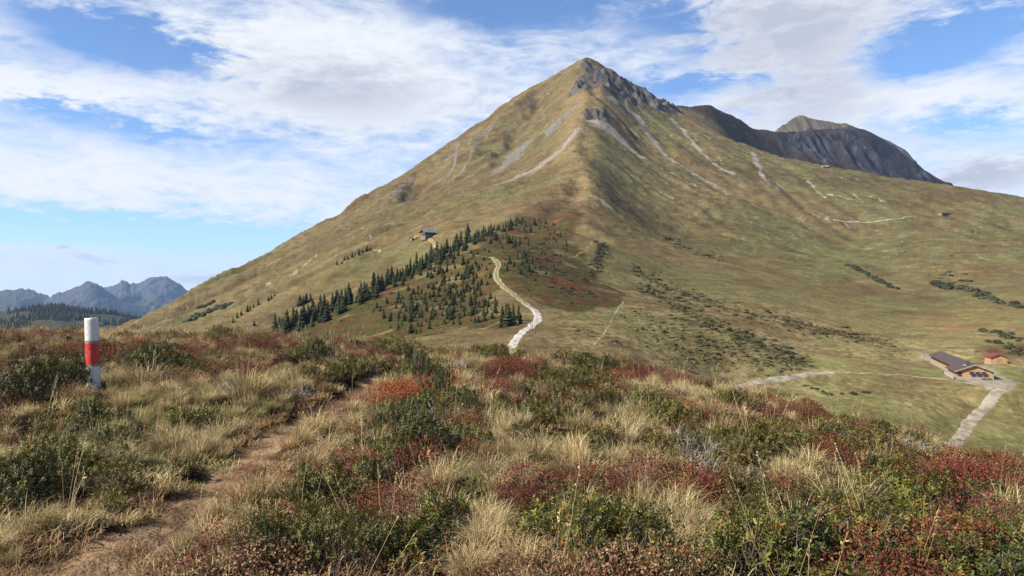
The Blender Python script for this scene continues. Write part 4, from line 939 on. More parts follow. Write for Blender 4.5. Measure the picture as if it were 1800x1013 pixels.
# --- the long cow barn: local -y is the gable that faces us, +y runs back along the roof ridge
rz = math.atan2(-BARN_AX[0], BARN_AX[1])
barn = empty('cow_barn', (BARN_F[0], BARN_F[1], BARN_Z), rz)
tag(barn, 'long timber barn with brown roof and solar panels on its gable, in the basin', 'barn')
HWB, EAV, RDG = 5.4, 2.5, 4.55
part('front_wall', barn, M_larch, lambda bm: prism(bm, [(-HWB, .7), (HWB, .7), (HWB, EAV), (0, RDG), (-HWB, EAV)], 0, 14))
part('rear_wall', barn, M_larch, lambda bm: prism(bm, [(-3.6, .9), (HWB - .1, .9), (HWB - .1, EAV - .02), (0, RDG - .02), (-3.6, 3.15)], 14.01, 59))
part('plinth', barn, M_conc, lambda bm: boxbm(bm, -HWB - .12, HWB + .05, -.12, 14.2, -2.2, .7))
part('plinth', barn, M_conc, lambda bm: boxbm(bm, -3.9, HWB + .02, 14.21, 59.1, -2.2, .9))
part('retaining_wall', barn, M_white, lambda bm: boxbm(bm, -6.6, -6.3, -.6, 14, -2.4, 1.0))
rf = part('roof', barn, M_roof, roof_half(1, HWB, EAV, RDG, -.8, 60, .8))
part('roof', barn, M_roof, roof_half(-1, HWB, EAV, RDG, -.8, 14.5, .9)); part('roof', barn, M_roof, roof_half(-1, 3.6, 3.18, RDG, 14.51, 60, .9))
for s_ in (-1, 1):
    part('verge_board', barn, M_trim, lambda bm: prism(bm, [(0, RDG + .02), (s_ * (HWB + .8), EAV - .28), (s_ * (HWB + .8), EAV - .02), (0, RDG + .28)], -.86, -.805))
ch = part('chimney', barn, M_metal, lambda bm: (boxbm(bm, -1.5, -.8, 4.6, 5.3, 3.6, 5.5), boxbm(bm, -1.65, -.65, 4.45, 5.45, 5.5, 5.62)))
part('snow_guard', barn, M_trim, lambda bm: boxbm(bm, -2.4, -1.8, 3.2, 6.5, 4.02, 4.2))
for i in range(3):
    def pan(bm, i=i):
        x0 = -1.7 + i * 1.75
        v = [bm.verts.new(p) for p in ((x0, -.75, 1.55), (x0 + 1.5, -.75, 1.55), (x0 + 1.5, -.14, 2.45), (x0, -.14, 2.45), (x0, -.68, 1.5), (x0 + 1.5, -.68, 1.5), (x0 + 1.5, -.07, 2.4), (x0, -.07, 2.4))]
        for f in ((0, 1, 2, 3), (7, 6, 5, 4), (0, 4, 5, 1), (1, 5, 6, 2), (2, 6, 7, 3), (3, 7, 4, 0)): bm.faces.new([v[q] for q in f])
    p_ = part('solar_panel', barn, M_panel, pan)
    part('frame', p_, M_frame, lambda bm, i=i: boxbm(bm, -1.7 + i * 1.75 + 1.505, -1.7 + i * 1.75 + 1.74, -.45, -.09, 1.95, 2.1))
for i in range(14):
    part('window', barn, M_dark, lambda bm, i=i: boxbm(bm, -3.66, -3.605, 16 + i * 3.05, 17.5 + i * 3.05, 1.75, 2.65))
part('door', barn, M_oldwood, lambda bm: boxbm(bm, -4.9, -3.8, -.05, -.003, .72, 2.2))
for i in range(5):
    part('purlin', barn, M_larch, lambda bm, i=i: boxbm(bm, -4.3 + i * 2.15 - .09, -4.3 + i * 2.15 + .09, -.75, -.003, RDG - abs(-4.3 + i * 2.15) * .38 - .22, RDG - abs(-4.3 + i * 2.15) * .38 - .02))
for i in range(2):
    part('bench', barn, M_oldwood, lambda bm, i=i: boxbm(bm, 2.0 + i * 1.5, 3.2 + i * 1.5, -.62, -.2, 0.0, .42))
# --- shed with the red roof
sx, sy, sz = hit(1756, 640, 230)
shed = empty('shed', (sx, sy, on_ground(sx, sy)), rz + .12); tag(shed, 'small timber shed with a red roof behind the long barn', 'shed')
part('wall', shed, M_larch, lambda bm: prism(bm, [(-2.9, .3), (2.9, .3), (2.9, 2.3), (0, 3.5), (-2.9, 2.3)], 0, 6)); part('plinth', shed, M_conc, lambda bm: boxbm(bm, -3, 3, -.1, 6.1, -1.5, .3))
for s_ in (-1, 1): part('roof', shed, M_redroof, roof_half(s_, 2.9, 2.3, 3.5, -.5, 6.5, .35, .1))
dr = part('door', shed, wood_mat('door_boards', alb(226, 190, 140)), lambda bm: boxbm(bm, -.75, .75, -.06, -.003, .32, 2.2)); part('handle', dr, M_metal, lambda bm: boxbm(bm, .5, .58, -.12, -.063, 1.1, 1.3))
# --- chalet on the left slope
cx_, cy_, cz_ = hit(753, 419, 600)
cz_ = on_ground(cx_, cy_)
chal = empty('chalet', (cx_, cy_, cz_ + 1.6), math.radians(-52), .82); tag(chal, 'brown wooden chalet with a grey roof on the left mountain slope', 'chalet')
part('stone_base', chal, M_rubble, lambda bm: boxbm(bm, -5, 5, -7, 7, -4.0, 1.6)); part('wall', chal, M_oldwood, lambda bm: prism(bm, [(-4.9, 1.61), (4.9, 1.61), (4.9, 4.6), (0, 7.0), (-4.9, 4.6)], -6.9, 6.9))
for s_ in (-1, 1): rf = part('roof', chal, M_grey, roof_half(s_, 4.9, 4.6, 7.0, -8.6, 8.6, 1.6, .25))
part('chimney', chal, M_metal, lambda bm: boxbm(bm, .9, 1.7, -.6, .2, 5.6, 8.0)); part('chimney', chal, M_metal, lambda bm: boxbm(bm, .9, 1.4, 4.2, 4.7, 5.6, 7.6))
for i in range(4):
    w_ = part('window', chal, M_dark, lambda bm, i=i: boxbm(bm, 4.905, 4.96, -5.6 + i * 3.3, -4.4 + i * 3.3, 2.9, 4.0)); part('window_frame', w_, M_white, lambda bm, i=i: boxbm(bm, 4.905, 4.945, -4.37 + i * 3.3, -4.2 + i * 3.3, 2.85, 4.05))
for i in range(3): part('window', chal, M_dark, lambda bm, i=i: boxbm(bm, -3.2 + i * 2.6, -2.0 + i * 2.6, -6.96, -6.905, 2.9, 4.0))
part('balcony', chal, wood_mat('balcony_boards', alb(196, 120, 74)), lambda bm: boxbm(bm, -4.6, 4.6, -8.0, -7.01, 2.1, 3.0)); part('door', chal, M_dark, lambda bm: boxbm(bm, 1.0, 3.4, -7.07, -7.003, -.2, 1.8))
ax, ay, az_ = hit(725, 423, 600)
an = empty('hut', (ax, ay, on_ground(ax, ay)), math.radians(-40)); tag(an, 'small dark wooden hut left of the chalet', 'hut')
part('wall', an, M_oldwood, lambda bm: prism(bm, [(-2, -1), (2, -1), (2, 1.9), (0, 3.0), (-2, 1.9)], -2.2, 2.2)); part('door', an, M_white, lambda bm: boxbm(bm, -.7, .7, -2.26, -2.205, -.3, 1.5))
for s_ in (-1, 1): part('roof', an, M_grey, roof_half(s_, 2, 1.9, 3.0, -2.7, 2.7, .4, .12))
mx_, my_, mz_ = hit(735, 419, 600)
def mound(bm):
    bmesh.ops.create_icosphere(bm, subdivisions=3, radius=1)
    for v in bm.verts:
        n_ = float(fbm(np.array([v.co.x * 2.0]), np.array([v.co.y * 2.0 + v.co.z]), 3, 400)[0]); v.co *= .8 + .4 * n_; v.co.x *= 4.6; v.co.y *= 3.0; v.co.z *= 2.6
mo = part('sand_heap', None, principled('heap_sand', alb(212, 178, 116), rough=1, noise=[(.8, .15, 0)]), mound); mo.location = (mx_, my_ + 2, on_ground(mx_, my_ + 2)); tag(mo, 'yellow heap of sand between the chalet and its hut', 'heap')
# --- long stone barn far right and the hut on the ridge
fx0, fy0, fz0 = hit(1661, 379, 700)
fb = empty('stone_barn', (fx0, fy0, on_ground(fx0, fy0)), math.radians(28)); tag(fb, 'long low stone barn with a rusty roof high on the right slope', 'barn')
part('wall', fb, M_rubble, lambda bm: boxbm(bm, -11, 11, -3.5, 3.5, -3, 2.3))
def ridge_x(bm, s_): 
    y1 = s_ * 4.1; v = [bm.verts.new(p) for p in ((-11.6, 0, 4.2), (11.6, 0, 4.2), (11.6, y1, 2.35), (-11.6, y1, 2.35), (-11.6, 0, 4.4), (11.6, 0, 4.4), (11.6, y1, 2.55), (-11.6, y1, 2.55))]
    for f in ((0, 3, 2, 1), (4, 5, 6, 7), (0, 1, 5, 4), (1, 2, 6, 5), (2, 3, 7, 6), (3, 0, 4, 7)): bm.faces.new([v[i] for i in f])
for s_ in (-1, 1): part('roof', fb, M_rust, lambda bm: ridge_x(bm, s_))
for s_ in (-1, 1): part('gable', fb, M_rubble, lambda bm: (lambda v: (bm.faces.new(v[:3]), bm.faces.new(v[3:][::-1]), [bm.faces.new((v[i], v[(i + 1) % 3], v[3 + (i + 1) % 3], v[3 + i])) for i in range(3)]))([bm.verts.new(p) for p in ((s_ * 10.99, -3.5, 2.3), (s_ * 10.99, 3.5, 2.3), (s_ * 10.99, 0, 4.15), (s_ * 10.6, -3.5, 2.3), (s_ * 10.6, 3.5, 2.3), (s_ * 10.6, 0, 4.15))]))
for i in range(4): part('door', fb, M_dark, lambda bm, i=i: boxbm(bm, -8.5 + i * 5, -7.2 + i * 5, -3.56, -3.505, .1, 1.8))
hx0, hy0, hz0 = hit(1452, 295, 900)
hu = empty('ridge_hut', (hx0, hy0, on_ground(hx0, hy0)), math.radians(15)); tag(hu, 'pale lean-to roof of a hut peeking over the grass ridge', 'hut')
part('wall', hu, M_rubble, lambda bm: boxbm(bm, -5.5, 5.5, 0, 5, -2, 2.0))
def lean(bm):
    v = [bm.verts.new(p) for p in ((-6.5, -1, 2.02), (6.5, -1, 2.4), (6.8, 6, 4.2), (-5.6, 6, 3.0), (-6.5, -1, 2.25), (6.5, -1, 2.63), (6.8, 6, 4.43), (-5.6, 6, 3.23))]
    for f in ((0, 3, 2, 1), (4, 5, 6, 7), (0, 1, 5, 4), (1, 2, 6, 5), (2, 3, 7, 6), (3, 0, 4, 7)): bm.faces.new([v[i] for i in f])
part('roof', hu, M_frame, lean)
# --- summit cross
qx, qy, qz = hit(1032, 107, 1300)
cr = empty('summit_cross', (qx, qy, on_ground(qx, qy))); tag(cr, 'thin cross on top of the main summit', 'cross')
part('post', cr, M_oldwood, lambda bm: boxbm(bm, -.3, .3, -.3, .3, -3, 6.5)); part('arm', cr, M_oldwood, lambda bm: boxbm(bm, -1.6, 1.6, -.25, .25, 4.4, 4.9))
# --- pasture fence by the track
M_grey_wood = principled('grey_fence_wood', alb(128, 116, 100), rough=.95, noise=[(8, .3, 0)])
def fence(pxs, label):
    f0 = None; tops = []
    for i, (px, py) in enumerate(pxs):
        x, y, z = hit(px, py, 195)
        if f0 is None:
            f0 = empty('pasture_fence', (x, y, z)); ox, oy, oz = x, y, z; tag(f0, label, 'fence', 'pasture fences in the saddle')
        h_ = r_.uniform(1.2, 1.6); lx, ly = r_.uniform(-.2, .2), r_.uniform(-.1, .1)
        def post(bm):
            n_ = 6; rings = []
            for zz_, rr_ in ((-.3, .09), (.4, .09), (h_, .075), (h_ + .06, .03)):
                rings.append([bm.verts.new((x - ox + lx * zz_ / h_ + rr_ * math.cos(6.283 * q / n_), y - oy + ly * zz_ / h_ + rr_ * math.sin(6.283 * q / n_), z - oz + zz_)) for q in range(n_)])
            for a_, b_ in zip(rings[:-1], rings[1:]):
                for q in range(n_): bm.faces.new((a_[q], a_[(q + 1) % n_], b_[(q + 1) % n_], b_[q]))
            bm.faces.new(rings[-1])
        part('post', f0, M_grey_wood, post); tops.append(Vector((x - ox + lx, y - oy + ly, z - oz + h_ - .15)))
    for dz in (0, -.5):
        def wire(bm):
            for a_, b_ in zip(tops[:-1], tops[1:]):
                a2, b2 = a_ + Vector((0, 0, dz)), b_ + Vector((0, 0, dz)); m2 = (a2 + b2) / 2 - Vector((0, 0, .06)); w_ = Vector((0, 0, .012)); s2 = Vector((.012, .004, -.006))
                for p_, q_ in ((a2, m2), (m2, b2)):
                    A_ = [bm.verts.new(p_ + o_) for o_ in (w_, s2, -s2)]; B_ = [bm.verts.new(q_ + o_) for o_ in (w_, s2, -s2)]
                    for k_ in range(3): bm.faces.new((A_[k_], A_[(k_ + 1) % 3], B_[(k_ + 1) % 3], B_[k_]))
        part('wire', f0, M_metal, wire)
fence([(932, 573), (936, 580), (941, 588), (945, 596), (949, 603), (953, 611)], 'leaning grey post fence running down right of the white track')
fence([(911, 581), (917, 575), (923, 567), (925, 560)], 'short grey post fence left of the white track bend')
# --- painted marker post
pxp, pyp, pzp = hit(165, 686, 8.0)
post = empty('marker_post', (pxp, pyp, pzp - .02)); post.rotation_euler = (math.radians(-.5), math.radians(-2.2), 0)
tag(post, 'white wooden trail marker post with a red band beside the footpath', 'post')
PH, PR = (686 - 560) / FPX * pyp + .02, 11.2 / FPX * pyp
def ringtube(z0, z1, r0, r1, n_=28, cap=False, seed=0, rows_=10, jag=0.0):
    def fn(bm):
        rg = []
        for i in range(rows_ + 1):
            t = i / rows_; z = z0 + (z1 - z0) * t; rr_ = r0 + (r1 - r0) * t; ring = []
            for q in range(n_):
                a = 6.2832 * q / n_; w_ = 1 + .022 * math.sin(2 * a + 1) + .012 * math.sin(5 * a + z * 6)
                zz_ = z + (jag * (vnoise(np.array([q * .9 + 50 * i]), np.array([seed * 1.0]), 5)[0] - .5) if i in (0, rows_) else 0)
                ring.append(bm.verts.new((rr_ * w_ * math.cos(a), rr_ * w_ * math.sin(a), zz_)))
            rg.append(ring)
        for a_, b_ in zip(rg[:-1], rg[1:]):
            for q in range(n_): bm.faces.new((a_[q], a_[(q + 1) % n_], b_[(q + 1) % n_], b_[q]))
        if cap:
            t2 = [bm.verts.new((v.co.x * .9, v.co.y * .9, v.co.z + .006)) for v in rg[-1]]
            for q in range(n_): bm.faces.new((rg[-1][q], rg[-1][(q + 1) % n_], t2[(q + 1) % n_], t2[q]))
            bm.faces.new(t2)
        for f in bm.faces: f.smooth = True
    return fn
def paint(name, c, under, chips, sc=14):
    m = bpy.data.materials.new(name); m.use_nodes = True; nt = m.node_tree; L = nt.links; b = nt.nodes['Principled BSDF']; b.inputs['Roughness'].default_value = .55
    tc = nt.nodes.new('ShaderNodeTexCoord'); mp = nt.nodes.new('ShaderNodeMapping'); mp.inputs['Scale'].default_value = (1, 1, .5); L.new(tc.outputs['Object'], mp.inputs[0])
    n1 = nt.nodes.new('ShaderNodeTexNoise'); n1.inputs['Scale'].default_value = sc * 2.2; n1.inputs['Detail'].default_value = 6; L.new(mp.outputs[0], n1.inputs['Vector'])
    r1 = nt.nodes.new('ShaderNodeMapRange'); r1.inputs[1].default_value = chips; r1.inputs[2].default_value = chips + .03; L.new(n1.outputs[0], r1.inputs[0])
    n2 = nt.nodes.new('ShaderNodeTexNoise'); n2.inputs['Scale'].default_value = sc * .5; n2.inputs['Detail'].default_value = 4; L.new(mp.outputs[0], n2.inputs['Vector'])
    r2 = nt.nodes.new('ShaderNodeMapRange'); r2.inputs[1].default_value = .35; r2.inputs[2].default_value = .7; r2.inputs[3].default_value = 1.05; r2.inputs[4].default_value = .86; L.new(n2.outputs[0], r2.inputs[0])
    v = nt.nodes.new('ShaderNodeVectorMath'); v.operation = 'SCALE'; v.inputs[0].default_value = tuple(c); L.new(r2.outputs[0], v.inputs['Scale'])
    mx = nt.nodes.new('ShaderNodeMix'); mx.data_type = 'RGBA'; L.new(r1.outputs[0], mx.inputs[0]); L.new(v.outputs[0], mx.inputs[6]); mx.inputs[7].default_value = tuple(under) + (1,); L.new(mx.outputs[2], b.inputs['Base Color'])
    gm_ = nt.nodes.new('ShaderNodeMapping'); gm_.inputs['Scale'].default_value = (90, 90, 3.0); L.new(tc.outputs['Object'], gm_.inputs[0])
    gn_ = nt.nodes.new('ShaderNodeTexNoise'); gn_.inputs['Scale'].default_value = 1.0; gn_.inputs['Detail'].default_value = 4; L.new(gm_.outputs[0], gn_.inputs['Vector'])
    gr_ = nt.nodes.new('ShaderNodeMapRange'); gr_.inputs[1].default_value = .62; gr_.inputs[2].default_value = .72; gr_.inputs[3].default_value = 1; gr_.inputs[4].default_value = .55; L.new(gn_.outputs[0], gr_.inputs[0])
    gv_ = nt.nodes.new('ShaderNodeVectorMath'); gv_.operation = 'SCALE'; L.new(mx.outputs[2], gv_.inputs[0]); L.new(gr_.outputs[0], gv_.inputs['Scale']); L.new(gv_.outputs[0], b.inputs['Base Color'])
    bp = nt.nodes.new('ShaderNodeBump'); bp.inputs['Distance'].default_value = .003; bp.inputs['Strength'].default_value = .6; L.new(n1.outputs[0], bp.inputs['Height']); L.new(bp.outputs[0], b.inputs['Normal'])
    return m
M_wp = paint('white_paint', (.46, .46, .455), (.17, .15, .12), .65); M_rp = paint('red_paint', (.36, .011, .010), (.4, .29, .26), .70); M_bare = paint('bare_wood', (.22, .17, .12), (.12, .08, .05), .55)
za, zb, zc_, zd = PH * .675, PH * .655, PH * .345, PH * .325
za, zb, zc_, zd = PH * (1 - 38 / 126), PH * (1 - 42.5 / 126), PH * (1 - 79 / 126), PH * (1 - 83 / 126)
part('upper_shaft', post, M_wp, ringtube(za, PH, PR, PR * .98, cap=True, seed=1, jag=.008)); part('lower_shaft', post, M_wp, ringtube(-.35, zd, PR * 1.02, PR, seed=2, jag=.008))
part('bare_ring', post, M_bare, ringtube(zb, za, PR * .985, PR * .985, rows_=3)); part('bare_ring', post, M_bare, ringtube(zd, zc_, PR * .985, PR * .985, rows_=3))
part('red_band', post, M_rp, ringtube(zc_, zb, PR * 1.005, PR * 1.0, seed=3, jag=.006))
M_scr = principled('scratched_paint', (.42, .38, .36), rough=.8)
for (a0, zf, a1, zg) in ((-.55, .62, -.44, .68), (-.36, .66, -.28, .67), (-.16, .62, .02, .615), (.10, .61, .34, .60), (-.05, .54, .20, .545), (.07, .52, .06, .42), (-.62, .48, -.52, .44), (-.46, .43, -.40, .38)):
    def scr(bm, a0=a0, zf=zf, a1=a1, zg=zg):
        n_ = 4; prev = None
        for i in range(n_ + 1):
            t = i / n_; a = a0 + (a1 - a0) * t; z = zc_ + (zb - zc_) * (zf + (zg - zf) * t); w_ = .0022 * (1 - abs(2 * t - 1) * .6); R_ = PR * 1.045
            c_ = Vector((R_ * math.sin(a), -R_ * math.cos(a), z)); dn = Vector((w_ * .4, 0, w_)) if abs(a1 - a0) > abs(zg - zf) * .3 else Vector((w_, 0, 0))
            cur = (bm.verts.new(c_ - dn), bm.verts.new(c_ + dn))
            if prev: bm.faces.new((prev[0], cur[0], cur[1], prev[1]))
            prev = cur
    part('scratch_mark', post, M_scr, scr)
# ------------------------------------------------------------------ foreground heath: plant kinds
class Geo:
    def __init__(s): s.V, s.T, s.C, s.n = [], [], [], 0
    def add(s, V, T, C):
        V = np.asarray(V, np.float32).reshape(-1, 3); s.V.append(V); s.T.append(np.asarray(T, np.int32).reshape(-1, 3) + s.n)
        s.C.append(np.broadcast_to(np.asarray(C, np.float32), V.shape)); s.n += len(V)
    def obj(s, name, mat):
        return mesh_np(name, np.concatenate(s.V), tris=np.concatenate(s.T), mat=mat, col=np.concatenate(s.C), link=False)
def nrm(v): return v / (np.linalg.norm(v, axis=-1, keepdims=True) + 1e-9)
LEAF_T = np.array([(0, 1, 2), (0, 2, 3), (0, 3, 4), (0, 4, 5)])
def leaves(g, base, direction, up, length, width, cols, fold=.25):
    """many elliptic leaves at once"""
    n_ = len(base); d = nrm(direction); sd = nrm(np.cross(d, up)); nn = np.cross(sd, d)
    l_, w_ = length[:, None], width[:, None]
    pts_ = np.stack((base, base + d * l_ * .38 + sd * w_ + nn * w_ * fold, base + d * l_ * .78 + sd * w_ * .8 + nn * w_ * fold * .8 - nn * l_ * .04, base + d * l_ - nn * l_ * .10,
                     base + d * l_ * .78 - sd * w_ * .8 + nn * w_ * fold * .8 - nn * l_ * .04, base + d * l_ * .38 - sd * w_ + nn * w_ * fold), 1)
    T_ = (LEAF_T[None] + (np.arange(n_) * 6)[:, None, None]).reshape(-1, 3)
    g.add(pts_.reshape(-1, 3), T_, np.repeat(cols, 6, 0))
def twig(g, p0, p1, r0, r1, col, bend=None):
    p0, p1 = np.array(p0, float), np.array(p1, float); d = nrm(p1 - p0); a = nrm(np.cross(d, (0.31, .2, .93))); b = np.cross(d, a)
    pm = (p0 + p1) / 2 + (bend if bend is not None else 0); rm = (r0 + r1) / 2; V_ = []
    for p, r in ((p0, r0), (pm, rm), (p1, r1)):
        for k_ in range(3): V_.append(p + r * (a * math.cos(2.094 * k_) + b * math.sin(2.094 * k_)))
    T_ = []
    for i in range(2):
        for k_ in range(3):
            q, w = i * 3 + k_, i * 3 + (k_ + 1) % 3; T_ += [(q, w, w + 3), (q, w + 3, q + 3)]
    g.add(V_, T_, col)
def pick(r, pal, n_, jit=.3):
    pal = np.array(pal, np.float32); w = pal[:, 3] / pal[:, 3].sum(); c = pal[r.choice(len(pal), n_, p=w), :3]
    return c * r.uniform(1 - jit, 1 + jit, (n_, 1))
ROSE = [(.074, .086, .014, 5), (.115, .12, .019, 4), (.18, .165, .03, 2.2), (.18, .10, .018, 1.6), (.040, .049, .010, 3.5), (.14, .055, .016, 1.2)]
ROSE_OLD = [(.14, .08, .017, 2), (.08, .08, .017, 3), (.17, .12, .025, 1.5), (.042, .048, .012, 2)]
def rose_geo(seed, R, H, nros, pal=ROSE, size=1.0):
    r = np.random.default_rng(seed); g = Geo()
    lob = r.normal(0, .45 * R, (5, 2)); lobr = r.uniform(.55, .85, 5) * R
    for i in range(nros):
        k_ = int(r.integers(5)); a = r.uniform(0, 6.283); q = math.sqrt(r.uniform(0, 1)); rr_ = q * lobr[k_]
        x, y = lob[k_, 0] + rr_ * math.cos(a), lob[k_, 1] + rr_ * math.sin(a)
        z = H * math.sqrt(max(0.05, 1 - q * q * .92)) * (.75 + .35 * (lobr[k_] / R)) * r.uniform(.72, 1.06)
        ax = nrm(np.array((math.cos(a) * q * .8 + r.normal(0, .25), math.sin(a) * q * .8 + r.normal(0, .25), 1.0 - .35 * q)))
        m_ = int(r.integers(8, 12)); ph = r.uniform(0, 6.28) + np.arange(m_) * 2.4
        t1 = nrm(np.cross(ax, (.3, .9, .1))); t2 = np.cross(ax, t1)
        rad = np.cos(ph)[:, None] * t1 + np.sin(ph)[:, None] * t2; lift = np.linspace(.15, .95, m_)[:, None] + r.normal(0, .12, (m_, 1))
        d = nrm(rad + ax * lift); base = np.array((x, y, z)) + ax * (np.linspace(-.03, .0, m_)[:, None]) * size
        ln = r.uniform(.022, .038, m_) * size
        leaves(g, base, d, np.broadcast_to(ax, d.shape), ln, ln * r.uniform(.15, .20, m_), pick(r, pal, 1, .25) * .6 + pick(r, pal, m_) * .4)
        if i % 3 == 0: twig(g, (x * .45, y * .45, 0), (x, y, z - .01), .005, .003, (.13, .10, .08), r.normal(0, .03, 3))
    return g
ROSE_DARK = [(.040, .050, .011, 4), (.060, .068, .013, 3), (.105, .105, .02, 1.3), (.026, .034, .009, 4), (.12, .07, .015, .9)]
TWIG_G = [(.22, .20, .185), (.28, .26, .24), (.16, .135, .115)]
BILB = {'red': [(.18, .028, .017, 2.6), (.10, .024, .018, 3.4), (.17, .055, .02, 1.6), (.11, .065, .022, 2)], 'maroon': [(.095, .028, .022, 4), (.15, .042, .03, 2), (.07, .036, .022, 2), (.19, .04, .022, .8)],
        'orange': [(.27, .07, .022, 3), (.21, .042, .018, 2), (.18, .10, .03, 1.5)], 'mix': [(.10, .085, .026, 4), (.17, .05, .022, 2), (.08, .09, .028, 3), (.22, .14, .05, 1)], 'brown': [(.20, .11, .055, 3), (.15, .06, .035, 2.5), (.25, .17, .09, 2), (.12, .08, .04, 2)]}
def bilberry_geo(seed, R, H, n_, pal):
    r = np.random.default_rng(seed); g = Geo()
    a = r.uniform(0, 6.283, n_); q = np.sqrt(r.uniform(0, 1, n_)); z = H * (np.sqrt(1 - q * q * .9)) * r.uniform(.45, 1.08, n_) * (.8 + .4 * vnoise(np.cos(a) * q * 3 + seed, np.sin(a) * q * 3, 7))
    base = np.stack((np.cos(a) * q * R, np.sin(a) * q * R, z), 1); d = nrm(np.stack((np.cos(a) * q + r.normal(0, .6, n_), np.sin(a) * q + r.normal(0, .6, n_), r.normal(.35, .5, n_)), 1))
    ln = r.uniform(.008, .0155, n_); hue = .5 + .5 * vnoise(base[:, 0] * 9 + seed, base[:, 1] * 9, 8)
    leaves(g, base, d, nrm(r.normal(0, .5, (n_, 3)) + (0, 0, 1)), ln, ln * .32, pick(r, pal, n_, .35) * (.5 + hue[:, None] * .7), .1)
    for i in range(46):
        aa, qq = r.uniform(0, 6.28), math.sqrt(r.uniform(0, 1)); tx, ty = math.cos(aa) * qq * R, math.sin(aa) * qq * R
        twig(g, (tx * .7, ty * .7, -.01), (tx, ty, H * r.uniform(.5, 1.0) * math.sqrt(1 - qq * qq * .8)), .0022, .0012, (.16, .07, .05), r.normal(0, .012, 3))
    return g
STRAW = [(.38, .295, .145, 4), (.48, .395, .225, 3), (.26, .19, .08, 2), (.18, .16, .06, 1.0), (.28, .175, .08, 1)]
GREENISH = [(.21, .185, .07, 3), (.32, .27, .125, 3), (.13, .135, .046, 2), (.34, .28, .15, 1.5)]
RUSTY = [(.24, .14, .065, 3), (.31, .21, .105, 3), (.19, .09, .05, 1.5), (.36, .28, .16, 1.5)]
def grass_geo(seed, n_, rad, lmin, lmax, lean, pal, wid=.0019, droop=.8):
    r = np.random.default_rng(seed); g = Geo(); a = r.uniform(0, 6.283, n_); q = np.sqrt(r.uniform(0, 1, n_)) * rad
    b = np.stack((np.cos(a) * q, np.sin(a) * q, np.full(n_, -.02)), 1); a2 = a + r.normal(0, 1.1, n_)
    sw = r.normal(0, .25, 2); out = np.stack((np.cos(a2) + sw[0], np.sin(a2) + sw[1], np.zeros(n_)), 1); ln = r.uniform(lmin, lmax, n_) * r.uniform(.6, 1, n_); ln = ln[:, None]
    le = np.abs(r.normal(lean, lean * .6, n_))[:, None]; dr = r.uniform(.2, droop, n_)[:, None]; up = np.array((0, 0, 1.0))
    p1 = b + nrm(up + out * le * .6) * ln * .4; p2 = p1 + nrm(up * (1 - .35 * dr) + out * le * 1.5) * ln * .35; p3 = p2 + nrm(up * (.75 - 1.1 * dr) + out * (le * 2.2 + .1)) * ln * .3
    sd = nrm(np.cross(out + r.normal(0, .5, (n_, 3)), up)); w = wid * r.uniform(.7, 1.5, n_)[:, None]
    V_ = np.stack((b - sd * w, b + sd * w, p1 - sd * w * .9, p1 + sd * w * .9, p2 - sd * w * .65, p2 + sd * w * .65, p3), 1).reshape(-1, 3)
    T_ = (np.array([(0, 1, 3), (0, 3, 2), (2, 3, 5), (2, 5, 4), (4, 5, 6)])[None] + (np.arange(n_) * 7)[:, None, None]).reshape(-1, 3)
    g.add(V_, T_, np.repeat(pick(r, pal, n_, .25), 7, 0)); return g
def stem_geo(seed, n_):
    r = np.random.default_rng(seed); g = Geo()
    for i in range(n_):
        p = np.array((r.uniform(-.05, .05), r.uniform(-.05, .05), 0)); d = nrm(np.array((r.normal(0, .22), r.normal(0, .15), 1.0))); L_ = r.uniform(.32, .62); e = p + d * L_ + np.array((r.normal(0, .05), r.normal(0, .05), 0)); c = pick(r, [(.40, .29, .15, 2), (.30, .19, .10, 1), (.48, .39, .23, 1)], 1)[0]
        twig(g, p, e, .0017, .0011, c, np.array((r.normal(0, .02), r.normal(0, .02), 0)))
        m_ = int(r.integers(8, 20)); t = r.uniform(.80, 1.02, m_)[:, None]; base = p + (e - p) * t; dd = nrm(d + r.normal(0, .45, (m_, 3))); ln = r.uniform(.008, .02, m_)
        leaves(g, base, dd, nrm(r.normal(0, 1, (m_, 3))), ln, ln * .22, np.broadcast_to(c * .9, (m_, 3)), 0)
    return g
def dead_geo(seed, n_):
    r = np.random.default_rng(seed); g = Geo()
    def grow(p, d, L_, rad, lev):
        e = p + d * L_; c = np.array(TWIG_G[int(r.integers(3))]) * r.uniform(.8, 1.2); twig(g, p, e, rad, rad * .6, c, r.normal(0, L_ * .10, 3))
        if lev > 0:
            for _ in range(int(r.integers(2, 4))): grow(p + d * L_ * r.uniform(.5, 1), nrm(d + r.normal(0, .55, 3) + (0, 0, .1)), L_ * r.uniform(.45, .75), rad * .6, lev - 1)
    for i in range(n_): grow(np.array((r.normal(0, .08), r.normal(0, .08), -.02)), nrm(np.array((r.normal(0, .6), r.normal(0, .6), 1.0))), r.uniform(.10, .18), .0038, 2)
    return g
M_rose = leaf_mat('alpenrose_leaf', .5, .3, .22, .25); M_bil = leaf_mat('bilberry_leaf', .6, .25, .25, .22); M_grass = leaf_mat('dry_grass', .75, .2, .28, .2); M_dead = leaf_mat('dead_wood', .9, .1, 0, .2)
K_rose = [rose_geo(31 + i, .22, .26, 84, ROSE_DARK if i == 0 else ROSE).obj('rose', M_rose) for i in range(3)] + [rose_geo(35, .22, .24, 84, ROSE_OLD).obj('rose', M_rose)]
K_bil = [bilberry_geo(41 + i, .20, .19, 950, BILB[k_]).obj('bilberry', M_bil) for i, k_ in enumerate(('red', 'maroon', 'orange', 'mix', 'brown', 'red'))]
